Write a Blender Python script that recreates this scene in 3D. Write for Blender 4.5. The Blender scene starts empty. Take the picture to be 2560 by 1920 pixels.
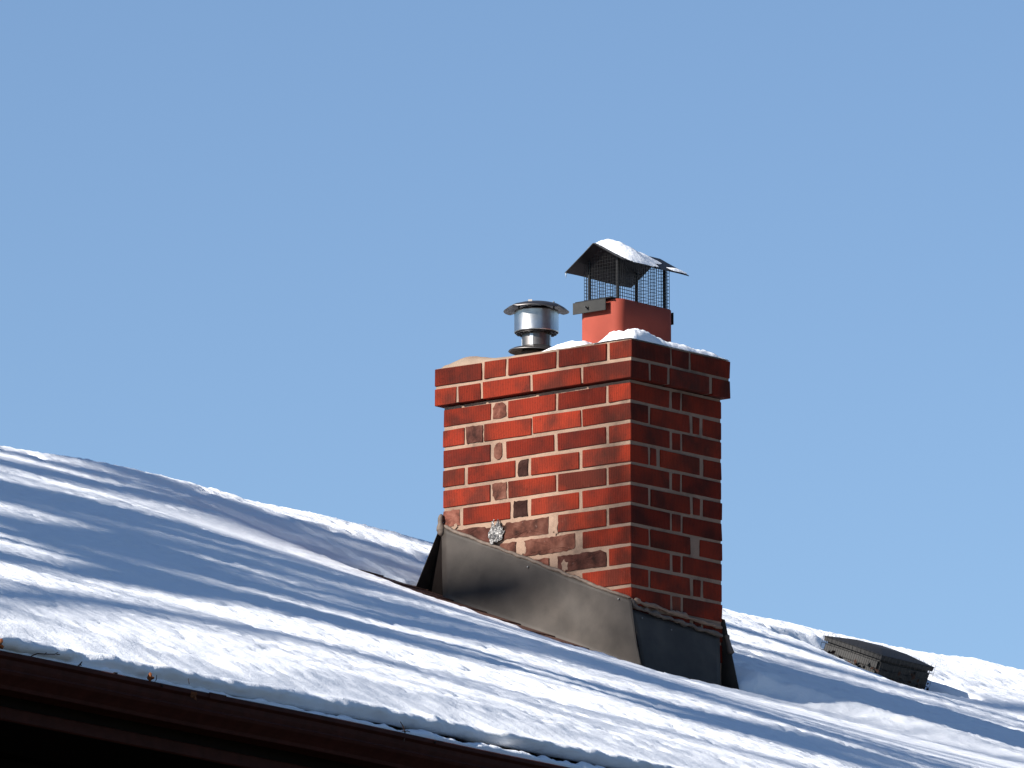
import bpy, bmesh, math, random
import numpy as np
from mathutils import Vector, Matrix

random.seed(7)
scene = bpy.context.scene
R = math.radians

# ---------------------------------------------------------------- camera
cd = bpy.data.cameras.new("camera")
cam = bpy.data.objects.new("camera", cd)
scene.collection.objects.link(cam)
scene.camera = cam
cam.location = (-23.2626, -18.9433, -5.5724)
_az, _pt = 0.6961, 0.1833
_fw = Vector((math.cos(_az) * math.cos(_pt), math.sin(_az) * math.cos(_pt), math.sin(_pt)))
cam.rotation_euler = _fw.to_track_quat('-Z', 'Y').to_euler()
cd.sensor_width = 36.0
cd.lens = 23737.89 / 2560 * 36
cd.clip_start = 0.5
cd.clip_end = 6000

# ---------------------------------------------------------------- sun + sky
SUN_EL, SUN_TRAVEL = R(29), R(-17)          # elevation; horizontal heading of the light
sd = Vector((math.cos(SUN_TRAVEL) * math.cos(SUN_EL), math.sin(SUN_TRAVEL) * math.cos(SUN_EL), -math.sin(SUN_EL)))
sl_ = bpy.data.lights.new("sun", 'SUN')
sl_.energy = 5.0
sl_.angle = R(0.53)
sl_.color = (1.0, 0.95, 0.88)
sun = bpy.data.objects.new("sun", sl_)
sun.rotation_euler = sd.to_track_quat('-Z', 'Y').to_euler()
sun.location = (-20, 6, 14)
scene.collection.objects.link(sun)

w = bpy.data.worlds.new("World")
scene.world = w
w.use_nodes = True
nt = w.node_tree
nt.nodes.clear()
sky = nt.nodes.new("ShaderNodeTexSky")
sky.sky_type = 'NISHITA'
sky.sun_disc = False
sky.sun_elevation = SUN_EL
_to = -sd
sky.sun_rotation = math.atan2(_to.x, _to.y)
sky.altitude = 0
sky.air_density = 0.80
sky.dust_density = 0.0
sky.ozone_density = 3.0
bg = nt.nodes.new("ShaderNodeBackground")
bg.inputs['Strength'].default_value = 0.064
wo = nt.nodes.new("ShaderNodeOutputWorld")
nt.links.new(sky.outputs[0], bg.inputs[0])
nt.links.new(bg.outputs[0], wo.inputs[0])

vs = scene.view_settings
scene.display_settings.display_device = 'sRGB'
vs.view_transform = 'Standard'
vs.look = 'None'
vs.gamma = 1
vs.exposure = 1.05
vs.use_curve_mapping = False
scene.cycles.max_bounces = 6
scene.cycles.use_denoising = True

# ================================================================ helpers
COL = scene.collection

def link(name, me, mat=None, parent=None, loc=None):
    o = bpy.data.objects.new(name, me)
    COL.objects.link(o)
    if mat is not None and me is not None and not me.materials:
        me.materials.append(mat)
    if parent is not None:
        o.parent = parent
    if loc is not None:
        o.location = loc
    return o

def tag(o, label=None, cat=None, group=None, kind=None):
    if label: o['label'] = label
    if cat: o['category'] = cat
    if group: o['group'] = group
    if kind: o['kind'] = kind
    return o

def empty(name, loc=(0, 0, 0), rz=0.0):
    o = bpy.data.objects.new(name, None)
    o.empty_display_size = 0.1
    o.location = loc
    o.rotation_euler = (0, 0, rz)
    COL.objects.link(o)
    return o

def mesh(name, verts, faces, smooth=False):
    me = bpy.data.meshes.new(name)
    me.from_pydata([tuple(v) for v in verts], [], [tuple(f) for f in faces])
    me.update()
    if smooth:
        me.polygons.foreach_set('use_smooth', [True] * len(me.polygons))
    return me

def from_bm(name, bm, smooth=False):
    bmesh.ops.recalc_face_normals(bm, faces=bm.faces)
    me = bpy.data.meshes.new(name)
    bm.to_mesh(me)
    bm.free()
    if smooth:
        me.polygons.foreach_set('use_smooth', [True] * len(me.polygons))
    return me

def add_box(bm, lo, hi, mat=None):
    vs_ = [bm.verts.new((x, y, z)) for z in (lo[2], hi[2]) for y in (lo[1], hi[1]) for x in (lo[0], hi[0])]
    if mat is not None:
        for v in vs_: v.co = mat @ v.co
    for f in ((0, 2, 3, 1), (4, 5, 7, 6), (0, 1, 5, 4), (2, 6, 7, 3), (0, 4, 6, 2), (1, 3, 7, 5)):
        bm.faces.new([vs_[i] for i in f])
    return vs_

def box_mesh(name, lo, hi, bev=0.0, seg=1, mat=None):
    bm = bmesh.new()
    add_box(bm, lo, hi, mat)
    if bev > 0:
        bmesh.ops.bevel(bm, geom=bm.edges[:], offset=bev, segments=seg, affect='EDGES', profile=0.5)
    return from_bm(name, bm)

def tube(bm, pts, radii, n=6, cap=True):
    pts = [Vector(p) for p in pts]
    rings = []
    for i, p in enumerate(pts):
        d = (pts[min(i + 1, len(pts) - 1)] - pts[max(i - 1, 0)])
        if d.length < 1e-9: d = Vector((0, 0, 1))
        d.normalize()
        up = Vector((0, 0, 1)) if abs(d.z) < 0.9 else Vector((1, 0, 0))
        a = d.cross(up).normalized()
        b = d.cross(a).normalized()
        r = radii[i] if hasattr(radii, '__len__') else radii
        rings.append([bm.verts.new(p + (a * math.cos(2 * math.pi * k / n) + b * math.sin(2 * math.pi * k / n)) * r) for k in range(n)])
    for i in range(len(rings) - 1):
        for k in range(n):
            bm.faces.new((rings[i][k], rings[i][(k + 1) % n], rings[i + 1][(k + 1) % n], rings[i + 1][k]))
    if cap:
        bm.faces.new(rings[0]); bm.faces.new(rings[-1])

def lathe(bm, prof, n=48, centre=(0, 0), fn=None, closed=False):
    rings = []
    for (r, z) in prof:
        ring = []
        for k in range(n):
            a = 2 * math.pi * k / n
            rr, zz = (r, z) if fn is None else fn(r, z, a)
            ring.append(bm.verts.new((centre[0] + rr * math.cos(a), centre[1] + rr * math.sin(a), zz)))
        rings.append(ring)
    m = len(rings)
    for i in range(m if closed else m - 1):
        A, B = rings[i], rings[(i + 1) % m]
        for k in range(n):
            bm.faces.new((A[k], A[(k + 1) % n], B[(k + 1) % n], B[k]))
    return rings

# vectorised value noise ------------------------------------------------
_rng = np.random.RandomState(11)
_LAT = _rng.rand(256, 256)
def vnoise(x, y, seed=0):
    x = x + seed * 17.37; y = y + seed * 9.71
    xi = np.floor(x).astype(int); yi = np.floor(y).astype(int)
    fx = x - xi; fy = y - yi
    fx = fx * fx * fx * (fx * (fx * 6 - 15) + 10); fy = fy * fy * fy * (fy * (fy * 6 - 15) + 10)
    g = lambda a, b: _LAT[(a) & 255, (b) & 255]
    return ((g(xi, yi) * (1 - fx) + g(xi + 1, yi) * fx) * (1 - fy) + (g(xi, yi + 1) * (1 - fx) + g(xi + 1, yi + 1) * fx) * fy) * 2 - 1
def fbm(x, y, oct=4, seed=0):
    o = 0; a = 1; tot = 0
    for i in range(oct):
        o = o + a * vnoise(x * 2 ** i, y * 2 ** i, seed + i * 3); tot += a; a *= 0.5
    return o / tot

# materials ---------------------------------------------------------------
def newmat(name):
    m = bpy.data.materials.new(name)
    m.use_nodes = True
    n = m.node_tree
    b = n.nodes['Principled BSDF']
    return m, n, b

def N(n, typ, **kw):
    nd = n.nodes.new(typ)
    for k, v in kw.items():
        if k in ('operation', 'blend_type', 'data_type', 'noise_dimensions', 'feature', 'wave_type', 'interpolation', 'vector_type'):
            setattr(nd, k, v)
        else:
            nd.inputs[k].default_value = v
    return nd

def math_(n, op, a, b=None, c=None):
    nd = n.nodes.new('ShaderNodeMath'); nd.operation = op
    for i, v in enumerate((a, b, c)):
        if v is None: continue
        if hasattr(v, 'links'): n.links.new(v, nd.inputs[i])
        else: nd.inputs[i].default_value = v
    return nd.outputs[0]

def noise_(n, vec, scale, detail=3, rough=0.55):
    nd = n.nodes.new('ShaderNodeTexNoise')
    nd.inputs['Scale'].default_value = scale
    nd.inputs['Detail'].default_value = detail
    nd.inputs['Roughness'].default_value = rough
    if vec is not None: n.links.new(vec, nd.inputs['Vector'])
    return nd.outputs['Fac']

def ramp_(n, fac, stops):
    nd = n.nodes.new('ShaderNodeValToRGB')
    cr = nd.color_ramp
    while len(cr.elements) < len(stops): cr.elements.new(0.5)
    for e, (p, c) in zip(cr.elements, stops):
        e.position = p
        e.color = (*c, 1) if hasattr(c, '__len__') else (c, c, c, 1)
    n.links.new(fac, nd.inputs[0])
    return nd.outputs[0]

def mix_(n, fac, a, b, mode='MIX'):
    nd = n.nodes.new('ShaderNodeMix'); nd.data_type = 'RGBA'; nd.blend_type = mode
    for s_, v in ((nd.inputs[0], fac), (nd.inputs[6], a), (nd.inputs[7], b)):
        if hasattr(v, 'links'): n.links.new(v, s_)
        elif hasattr(v, '__len__'): s_.default_value = (*v, 1)
        else: s_.default_value = v
    return nd.outputs[2]

def bump_(n, b, h, strength=0.3, dist=0.01):
    nd = n.nodes.new('ShaderNodeBump')
    nd.inputs['Strength'].default_value = strength
    nd.inputs['Distance'].default_value = dist
    n.links.new(h, nd.inputs['Height'])
    n.links.new(nd.outputs[0], b.inputs['Normal'])

def objvec(n): return n.nodes.new('ShaderNodeTexCoord').outputs['Object']
def geopos(n): return n.nodes.new('ShaderNodeNewGeometry').outputs['Position']

def simple(name, col, rough=0.6, metal=0.0, var=0.25, scale=30, bump=0.15, spec=0.5, dist=0.002, dark=None):
    m, n, b = newmat(name)
    v = geopos(n)
    f = noise_(n, v, scale, 5)
    f2 = noise_(n, v, scale * 0.17, 3)
    c2 = tuple(c * (1 - var) for c in col) if dark is None else dark
    c = mix_(n, ramp_(n, f, [(0.35, 0.0), (0.65, 1.0)]), c2, col)
    c = mix_(n, math_(n, 'MULTIPLY', f2, 0.35), c, tuple(x * 0.6 for x in col))
    n.links.new(c, b.inputs['Base Color'])
    b.inputs['Roughness'].default_value = rough
    b.inputs['Metallic'].default_value = metal
    b.inputs['Specular IOR Level'].default_value = spec
    if bump: bump_(n, b, f, bump, dist)
    return m

# brick: scored face, smudges, per-brick tone -------------------------------
def soot_(n, pos):
    """dark weathering fields that run across bricks and joints alike"""
    a = ramp_(n, noise_(n, pos, 5.5, 4, 0.6), [(0.50, 0.0), (0.68, 1.0)])
    b_ = ramp_(n, noise_(n, pos, 38, 4, 0.7), [(0.35, 0.35), (0.65, 1.0)])
    return math_(n, 'MULTIPLY', a, b_)

def brick_mat():
    m, n, b = newmat("scored_red_brick")
    pos = geopos(n)
    oi = n.nodes.new('ShaderNodeObjectInfo')
    rnd = oi.outputs['Random']
    sep = n.nodes.new('ShaderNodeSeparateXYZ'); n.links.new(pos, sep.inputs[0])
    xy = math_(n, 'ADD', sep.outputs[0], sep.outputs[1])
    ang = math_(n, 'MULTIPLY', xy, 2 * math.pi / 0.0072)
    rib = math_(n, 'SINE', ang)
    wob = noise_(n, pos, 260, 2)
    rib = math_(n, 'ADD', math_(n, 'MULTIPLY', rib, 0.5), math_(n, 'MULTIPLY', wob, 0.9))
    # smudges: soft dark fields, different from brick to brick
    off = n.nodes.new('ShaderNodeVectorMath'); off.operation = 'ADD'
    comb = n.nodes.new('ShaderNodeCombineXYZ')
    n.links.new(math_(n, 'MULTIPLY', rnd, 31.0), comb.inputs[0]); n.links.new(math_(n, 'MULTIPLY', rnd, 17.0), comb.inputs[2])
    n.links.new(pos, off.inputs[0]); n.links.new(comb.outputs[0], off.inputs[1])
    sm = noise_(n, off.outputs[0], 8.5, 3, 0.5)
    smf = ramp_(n, sm, [(0.42, 0.0), (0.64, 1.0)])
    base = mix_(n, rnd, (0.225, 0.0255, 0.0105), (0.165, 0.018, 0.0085))
    dark = mix_(n, rnd, (0.070, 0.016, 0.010), (0.055, 0.014, 0.010))
    c = mix_(n, math_(n, 'MULTIPLY', smf, 0.85), base, dark)
    c = mix_(n, math_(n, 'MULTIPLY', soot_(n, pos), 0.7), c, (0.035, 0.014, 0.010))
    spk = ramp_(n, noise_(n, pos, 190, 2, 0.6), [(0.30, 1.0), (0.40, 0.0)])
    c = mix_(n, math_(n, 'MULTIPLY', spk, 0.6), c, (0.02, 0.008, 0.006))
    ribd = ramp_(n, rib, [(0.0, 0.0), (0.75, 1.0)])
    c = mix_(n, math_(n, 'MULTIPLY', math_(n, 'SUBTRACT', 1.0, ribd), 0.65), c, mix_(n, 0.5, c, (0.03, 0.008, 0.006)))
    # pinkish mortar film at brick edges through fine noise, per-object colour tint
    fl = ramp_(n, noise_(n, off.outputs[0], 45, 4, 0.65), [(0.62, 0.0), (0.75, 1.0)])
    c = mix_(n, math_(n, 'MULTIPLY', fl, 0.12), c, (0.30, 0.12, 0.085))
    c = mix_(n, 1.0, c, oi.outputs['Color'], 'MULTIPLY')
    n.links.new(c, b.inputs['Base Color'])
    b.inputs['Roughness'].default_value = 0.88
    b.inputs['Specular IOR Level'].default_value = 0.08
    bump_(n, b, rib, 0.55, 0.0018)
    return m

def old_brick_mat():
    m, n, b = newmat("worn_old_brick")
    pos = geopos(n)
    oi = n.nodes.new('ShaderNodeObjectInfo')
    f = noise_(n, pos, 22, 5, 0.6)
    c = ramp_(n, f, [(0.28, (0.020, 0.010, 0.008)), (0.5, (0.085, 0.032, 0.022)), (0.75, (0.150, 0.068, 0.048))])
    wp = ramp_(n, noise_(n, pos, 55, 4, 0.7), [(0.66, 0.0), (0.74, 1.0)])
    c = mix_(n, math_(n, 'MULTIPLY', wp, 0.6), c, (0.36, 0.26, 0.23))
    c = mix_(n, 1.0, c, oi.outputs['Color'], 'MULTIPLY')
    n.links.new(c, b.inputs['Base Color'])
    b.inputs['Roughness'].default_value = 0.95
    b.inputs['Specular IOR Level'].default_value = 0.1
    bump_(n, b, f, 0.6, 0.006)
    return m

def mortar_mat(name="sandy_mortar", col=(0.29, 0.192, 0.138)):
    m, n, b = newmat(name)
    pos = geopos(n)
    f = noise_(n, pos, 300, 3, 0.7)
    g = noise_(n, pos, 14, 4, 0.6)
    c = mix_(n, f, tuple(x * 0.62 for x in col), tuple(x * 1.25 for x in col))
    c = mix_(n, ramp_(n, g, [(0.45, 0.0), (0.7, 0.45)]), c, (0.16, 0.11, 0.085))
    c = mix_(n, math_(n, 'MULTIPLY', soot_(n, pos), 0.65), c, (0.06, 0.045, 0.035))
    n.links.new(c, b.inputs['Base Color'])
    b.inputs['Roughness'].default_value = 0.95
    b.inputs['Specular IOR Level'].default_value = 0.2
    bump_(n, b, math_(n, 'ADD', f, math_(n, 'MULTIPLY', g, 1.5)), 0.6, 0.003)
    return m

def snow_mat():
    m, n, b = newmat("snow")
    pos = geopos(n)
    f = noise_(n, pos, 75, 5, 0.62)
    fine = noise_(n, pos, 240, 3, 0.7)
    f = math_(n, 'ADD', f, math_(n, 'MULTIPLY', fine, 0.45))
    g = noise_(n, pos, 16, 3, 0.5)
    c = mix_(n, g, (0.86, 0.88, 0.92), (0.93, 0.935, 0.95))
    n.links.new(c, b.inputs['Base Color'])
    b.inputs['Roughness'].default_value = 0.75
    b.inputs['Specular IOR Level'].default_value = 0.25
    b.inputs['Subsurface Weight'].default_value = 0.0
    bump_(n, b, math_(n, 'ADD', f, math_(n, 'MULTIPLY', g, 0.8)), 0.36, 0.008)
    return m

def metal_mat(name, col, rough, streak=True, bump=0.1):
    m, n, b = newmat(name)
    tc = objvec(n)
    mp = n.nodes.new('ShaderNodeMapping'); n.links.new(tc, mp.inputs[0])
    mp.inputs['Scale'].default_value = (1, 1, 0.12)
    f = noise_(n, mp.outputs[0], 60, 4, 0.6)
    g = noise_(n, tc, 25, 4, 0.6)
    c = mix_(n, f, tuple(x * 0.7 for x in col), col)
    c = mix_(n, ramp_(n, g, [(0.5, 0.0), (0.75, 0.6)]), c, tuple(x * 0.45 for x in col))
    n.links.new(c, b.inputs['Base Color'])
    n.links.new(math_(n, 'ADD', math_(n, 'MULTIPLY', g, 0.25), rough - 0.1), b.inputs['Roughness'])
    b.inputs['Metallic'].default_value = 1.0
    if bump: bump_(n, b, f, bump, 0.002)
    return m

M = {}
M['brick'] = brick_mat()
M['old'] = old_brick_mat()
M['mortar'] = mortar_mat()
M['crown'] = mortar_mat("grey_crown_mortar", (0.27, 0.20, 0.15))
M['snow'] = snow_mat()
M['steel'] = metal_mat("brushed_steel", (0.50, 0.50, 0.50), 0.30)
M['dullsteel'] = metal_mat("weathered_steel", (0.19, 0.18, 0.175), 0.45)
M['foil'] = metal_mat("crumpled_foil", (0.30, 0.29, 0.28), 0.6)
M['black'] = simple("black_painted_steel", (0.010, 0.010, 0.012), 0.5, 0.0, 0.3, 40, 0.1, 0.25)
M['wire'] = simple("black_wire", (0.010, 0.010, 0.010), 0.5, 0.0, 0.2, 60, 0)
M['clamp'] = simple("dark_grey_clamp", (0.018, 0.017, 0.015), 0.5, 0.0, 0.35, 60, 0.1, 0.3)
M['clay'] = simple("red_clay_flue", (0.295, 0.052, 0.031), 0.8, 0.0, 0.12, 18, 0.12, 0.3, 0.003)
M['flash'] = simple("brown_painted_flashing", (0.058, 0.048, 0.041), 0.6, 0.0, 0.45, 11, 0.10, 0.2, 0.006)
M['sealant'] = simple("brown_sealant", (0.15, 0.11, 0.085), 0.7, 0.0, 0.45, 45, 0.4, 0.4, 0.006)
M['shingle'] = simple("brown_asphalt_shingle", (0.115, 0.052, 0.036), 0.95, 0.0, 0.6, 160, 0.7, 0.2, 0.004)
M['gutter'] = simple("dark_brown_gutter", (0.075, 0.020, 0.0145), 0.7, 0.0, 0.35, 25, 0.08, 0.12)
M['fascia'] = simple("eave_shade_fascia", (0.016, 0.008, 0.007), 0.8, 0.0, 0.35, 30, 0.2, 0.2)  # shade behind and below the gutter is put into this dark colour
M['wallwood'] = simple("eave_shade_siding", (0.009, 0.006, 0.0055), 0.9, 0.0, 0.4, 20, 0.2, 0.1)  # near black: the deep shade under the eave is in the colour
M['plastic'] = simple("charcoal_vent_plastic", (0.013, 0.012, 0.012), 0.65, 0.0, 0.3, 30, 0.15)
M['leaf'] = simple("dry_leaf", (0.20, 0.065, 0.022), 0.8, 0.0, 0.5, 60, 0.3, 0.2, 0.003)
M['twig'] = simple("dry_twig", (0.10, 0.055, 0.04), 0.85, 0.0, 0.5, 60, 0.3, 0.2, 0.003)
M['bark'] = simple("grey_bark", (0.09, 0.07, 0.055), 0.95, 0.0, 0.5, 9, 0.8, 0.2, 0.02)
M['ground'] = simple("low_bounce_ground", (0.05, 0.045, 0.035), 0.95, 0.0, 0.5, 1.3, 0.3, 0.2, 0.03)  # kept dark so the unseen ground bounces little light upward
def ice_mat():
    m, n, b = newmat("ice")
    b.inputs['Base Color'].default_value = (0.8, 0.86, 0.92, 1)
    b.inputs['Roughness'].default_value = 0.08
    b.inputs['Transmission Weight'].default_value = 0.8
    b.inputs['IOR'].default_value = 1.31
    return m
M['ice'] = ice_mat()

# ================================================================ frames
CH_L, CH_W = 0.7891, 0.4693        # chimney length (y) and width (x)
Z0, SL = -0.9198, 0.38             # roof plane height at origin, slope
DEL = R(5)
cD, sD = math.cos(DEL), math.sin(DEL)
T_RIDGE, T_EAVE, T_FASC = 1.75, -2.85, -2.80
def H2W(s, t, z): return (s * cD - t * sD, s * sD + t * cD, z)
def W2H(x, y): return (x * cD + y * sD, -x * sD + y * cD)
def roofz(t): return Z0 + SL * t
HM = Matrix.Rotation(DEL, 4, 'Z')  # house frame -> world
GROUND_Z = -7.2

# ================================================================ ground
gm = mesh("ground", [(-3000, -3000, GROUND_Z), (3000, -3000, GROUND_Z), (3000, 3000, GROUND_Z), (-3000, 3000, GROUND_Z)], [(0, 1, 2, 3)])
tag(link("ground", gm, M['ground']), "unseen ground below the house, coloured dark to cut bounced light", None, None, 'structure')

# ================================================================ house
S0, S1 = -9.6, 9.8
house = empty("house", (0, 0, 0), DEL)
tag(house, "brown house whose low pitched roof lies under a blanket of snow", "house")
def roof_slab():
    bm = bmesh.new()
    T2 = 2 * T_RIDGE - T_EAVE
    th = 0.02
    prof = [(T_EAVE, roofz(T_EAVE) - 0.012), (T_RIDGE, roofz(T_RIDGE) - 0.012), (T2, roofz(T_EAVE) - 0.012),
            (T2, roofz(T_EAVE) - 0.012 - th), (T_RIDGE, roofz(T_RIDGE) - 0.012 - th), (T_EAVE, roofz(T_EAVE) - 0.012 - th)]
    a = [bm.verts.new((S0, t, z)) for t, z in prof]
    b = [bm.verts.new((S1, t, z)) for t, z in prof]
    for i in range(6):
        j = (i + 1) % 6
        bm.faces.new((a[i], a[j], b[j], b[i]))
    bm.faces.new((a[0], a[1], a[4], a[5])); bm.faces.new((a[1], a[2], a[3], a[4]))
    bm.faces.new((b[0], b[1], b[4], b[5])); bm.faces.new((b[1], b[2], b[3], b[4]))
    return from_bm("roof_deck", bm)
link("roof", roof_slab(), M['shingle'], house)
WALL_T = T_FASC + 0.36
T2 = 2 * T_RIDGE - T_EAVE
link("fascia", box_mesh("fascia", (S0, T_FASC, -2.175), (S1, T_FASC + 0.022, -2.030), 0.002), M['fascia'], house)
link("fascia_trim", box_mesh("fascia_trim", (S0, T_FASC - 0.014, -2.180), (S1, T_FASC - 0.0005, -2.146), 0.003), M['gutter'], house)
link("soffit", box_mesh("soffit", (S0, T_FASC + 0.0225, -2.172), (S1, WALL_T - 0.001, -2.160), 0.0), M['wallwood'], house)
# walls: siding boards on the eave side
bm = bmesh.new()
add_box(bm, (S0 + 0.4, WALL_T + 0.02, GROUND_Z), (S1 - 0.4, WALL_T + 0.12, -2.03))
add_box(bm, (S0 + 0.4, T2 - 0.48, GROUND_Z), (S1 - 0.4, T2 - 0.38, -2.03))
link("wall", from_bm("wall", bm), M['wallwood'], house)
for k, ss in enumerate((S0 + 0.3, S1 - 0.4)):
    gv = [(ss, WALL_T + 0.02, GROUND_Z), (ss, T2 - 0.38, GROUND_Z), (ss, T2 - 0.38, -1.92), (ss, T_RIDGE, roofz(T_RIDGE) - 0.034), (ss, WALL_T + 0.02, -1.92)]
    gv2 = [(x + 0.1, y, z) for x, y, z in gv]
    fs = [(0, 1, 2, 3, 4), (9, 8, 7, 6, 5)] + [(i, (i + 1) % 5, (i + 1) % 5 + 5, i + 5) for i in range(5)]
    link("gable_wall", mesh("gable_wall", gv + gv2, fs), M['wallwood'], house)
bd = box_mesh("siding_board", (S0 + 0.4, 0, 0), (S1 - 0.4, 0.018, 0.145), 0.003)
for k in range(14):
    o = link("siding_board", bd, M['wallwood'], house, (0, WALL_T, -2.18 - 0.15 * (k + 1)))
    o.rotation_euler = (R(2.5), 0, 0)
# drip edge (thin metal strip at the roof edge, in the eave shade colour)
link("drip_edge", box_mesh("drip_edge", (S0, T_EAVE - 0.016, roofz(T_EAVE) - 0.050), (S1, T_EAVE - 0.001, roofz(T_EAVE) - 0.014), 0.001), M['wallwood'], house)

# gutter: K profile, its own thing -----------------------------------------
GZ = -2.04
gut = empty("gutter", H2W(0, T_FASC - 0.06, GZ), DEL)
tag(gut, "dark brown ribbed rain gutter running along the eave below the snow", "gutter")
def gutter_mesh():
    # (t,z) outline relative to lip; outer skin then inner skin
    o = [(0.0, 0.0), (-0.004, -0.003), (-0.004, -0.012), (0.004, -0.018), (0.006, -0.030), (0.010, -0.040), (0.006, -0.045),
         (0.010, -0.052), (0.024, -0.064), (0.034, -0.074), (0.038, -0.083), (0.105, -0.083), (0.112, -0.078), (0.112, -0.005)]
    i = [(0.110, -0.005), (0.110, -0.076), (0.104, -0.080), (0.041, -0.080), (0.036, -0.072), (0.026, -0.061), (0.013, -0.050), (0.012, -0.040),
         (0.009, -0.030), (0.007, -0.017), (0.006, -0.004), (0.004, 0.0)]
    prof = o + i
    xs = np.linspace(S0, S1, 160)
    bm = bmesh.new()
    rings = []
    for x in xs:
        wv = 0.0016 * math.sin(x * 1.9) + 0.001 * math.sin(x * 5.3)
        yaw = math.tan(R(0.9)) * (x + 5.7)        # the gutter hangs a touch askew to the eave
        rings.append([bm.verts.new((x, -0.070 + yaw * 0.0 + t - 0.0 + wv * 0.4, z + wv)) for t, z in prof])
    for a, b in zip(rings[:-1], rings[1:]):
        for k in range(len(prof)):
            j = (k + 1) % len(prof)
            bm.faces.new((a[k], a[j], b[j], b[k]))
    return from_bm("gutter_channel", bm)
link("channel", gutter_mesh(), M['gutter'], gut)
for k, x in enumerate((-6.15, -3.1, -0.05, 3.0, 6.05)):
    link('joint_sleeve', box_mesh('joint_sleeve', (x - 0.035, -0.0765, -0.0145), (x + 0.035, -0.0738, 0.0012), 0.0008), M['gutter'], gut)
for k in range(16):
    x = -8.7 + 1.16 * k
    link("hanger_screw", box_mesh("hanger_screw", (x - 0.004, -0.0765, -0.011), (x + 0.004, -0.0735, -0.004), 0.001), M['fascia'], gut)

# shingles near the chimney and the roof vent -------------------------------
sh_mesh = []
for k in range(3):
    bm = bmesh.new()
    add_box(bm, (-0.148, -0.075, -0.004), (0.148, 0.075, 0.004))
    bmesh.ops.bevel(bm, geom=bm.edges[:], offset=0.0015, segments=1, affect='EDGES')
    for v in bm.verts: v.co += Vector((random.uniform(-1, 1) * 0.002, random.uniform(-1, 1) * 0.002, random.uniform(-1, 1) * 0.0008))
    sh_mesh.append(from_bm("shingle", bm))
def shingle(s, t):
    o = link("shingle", random.choice(sh_mesh), M['shingle'], house, (s, t, roofz(t) - 0.004))
    o.rotation_euler = (math.atan(SL) - 0.022, 0, 0)
for i, t in enumerate(np.arange(-0.62, 1.36, 0.142)):
    for j in range(8):
        s = -0.80 + 0.30 * j + (0.15 if i % 2 else 0)
        x, y, _ = H2W(s, t, 0)
        if 0.12 < x < 0.36 and 0.08 < y < 0.72: continue
        shingle(s, t)
for i, t in enumerate(np.arange(0.95, 1.68, 0.142)):
    for j in range(4):
        shingle(3.10 + 0.30 * j + (0.15 if i % 2 else 0), t)

# ================================================================ chimney
ch = empty("brick_chimney", (0, 0, roofz(0)))
tag(ch, "red brick chimney with scored bricks and a corbelled top rising out of the snowy roof", "chimney")
CZ = roofz(0)
def CHL(name, me, mat, parent=None, loc=(0, 0, 0), lab=None):
    """link a chimney part whose coordinates are given in the world frame"""
    if parent is None:
        o = link(name, me, mat, ch, (loc[0], loc[1], loc[2] - CZ))
    else:
        o = link(name, me, mat, parent, loc)
    if lab: o['label'] = lab
    return o
MOD = 0.0667; JT = 0.0112; BH = MOD - JT
# mortar core (slightly rough)
def rough_box(name, lo, hi, step, amp, seed, inset=0.0):
    """box whose skin is a grid, gently displaced"""
    bm = bmesh.new()
    add_box(bm, lo, hi)
    for ax in range(3):
        n_ = max(1, int((hi[ax] - lo[ax]) / step))
        for k in range(1, n_):
            co = [0, 0, 0]; co[ax] = lo[ax] + (hi[ax] - lo[ax]) * k / n_
            no = [0, 0, 0]; no[ax] = 1
            bmesh.ops.bisect_plane(bm, geom=bm.verts[:] + bm.edges[:] + bm.faces[:], plane_co=co, plane_no=no)
    bm.verts.ensure_lookup_table()
    P = np.array([v.co[:] for v in bm.verts])
    for ax in range(3):
        a, b = [i for i in range(3) if i != ax]
        d = fbm(P[:, a] * 45 + ax * 9, P[:, b] * 45, 3, seed + ax) * amp
        onlo = np.abs(P[:, ax] - lo[ax]) < 1e-6; onhi = np.abs(P[:, ax] - hi[ax]) < 1e-6
        for i in np.nonzero(onlo | onhi)[0]:
            bm.verts[int(i)].co[ax] += d[i]
    return from_bm(name, bm)
CHL("mortar", rough_box("mortar_core", (0.0032, 0.0032, -1.25), (CH_W - 0.0032, CH_L - 0.0032, 0.004), 0.02, 0.0013, 3), M['mortar'])
OV = 0.0202
CHL("mortar", rough_box("mortar_corbel", (-OV + 0.0035, -OV + 0.0035, 0.011), (CH_W + OV - 0.0035, CH_L + OV - 0.0035, 2 * MOD - 0.002), 0.02, 0.0018, 5), M['mortar'])

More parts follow.
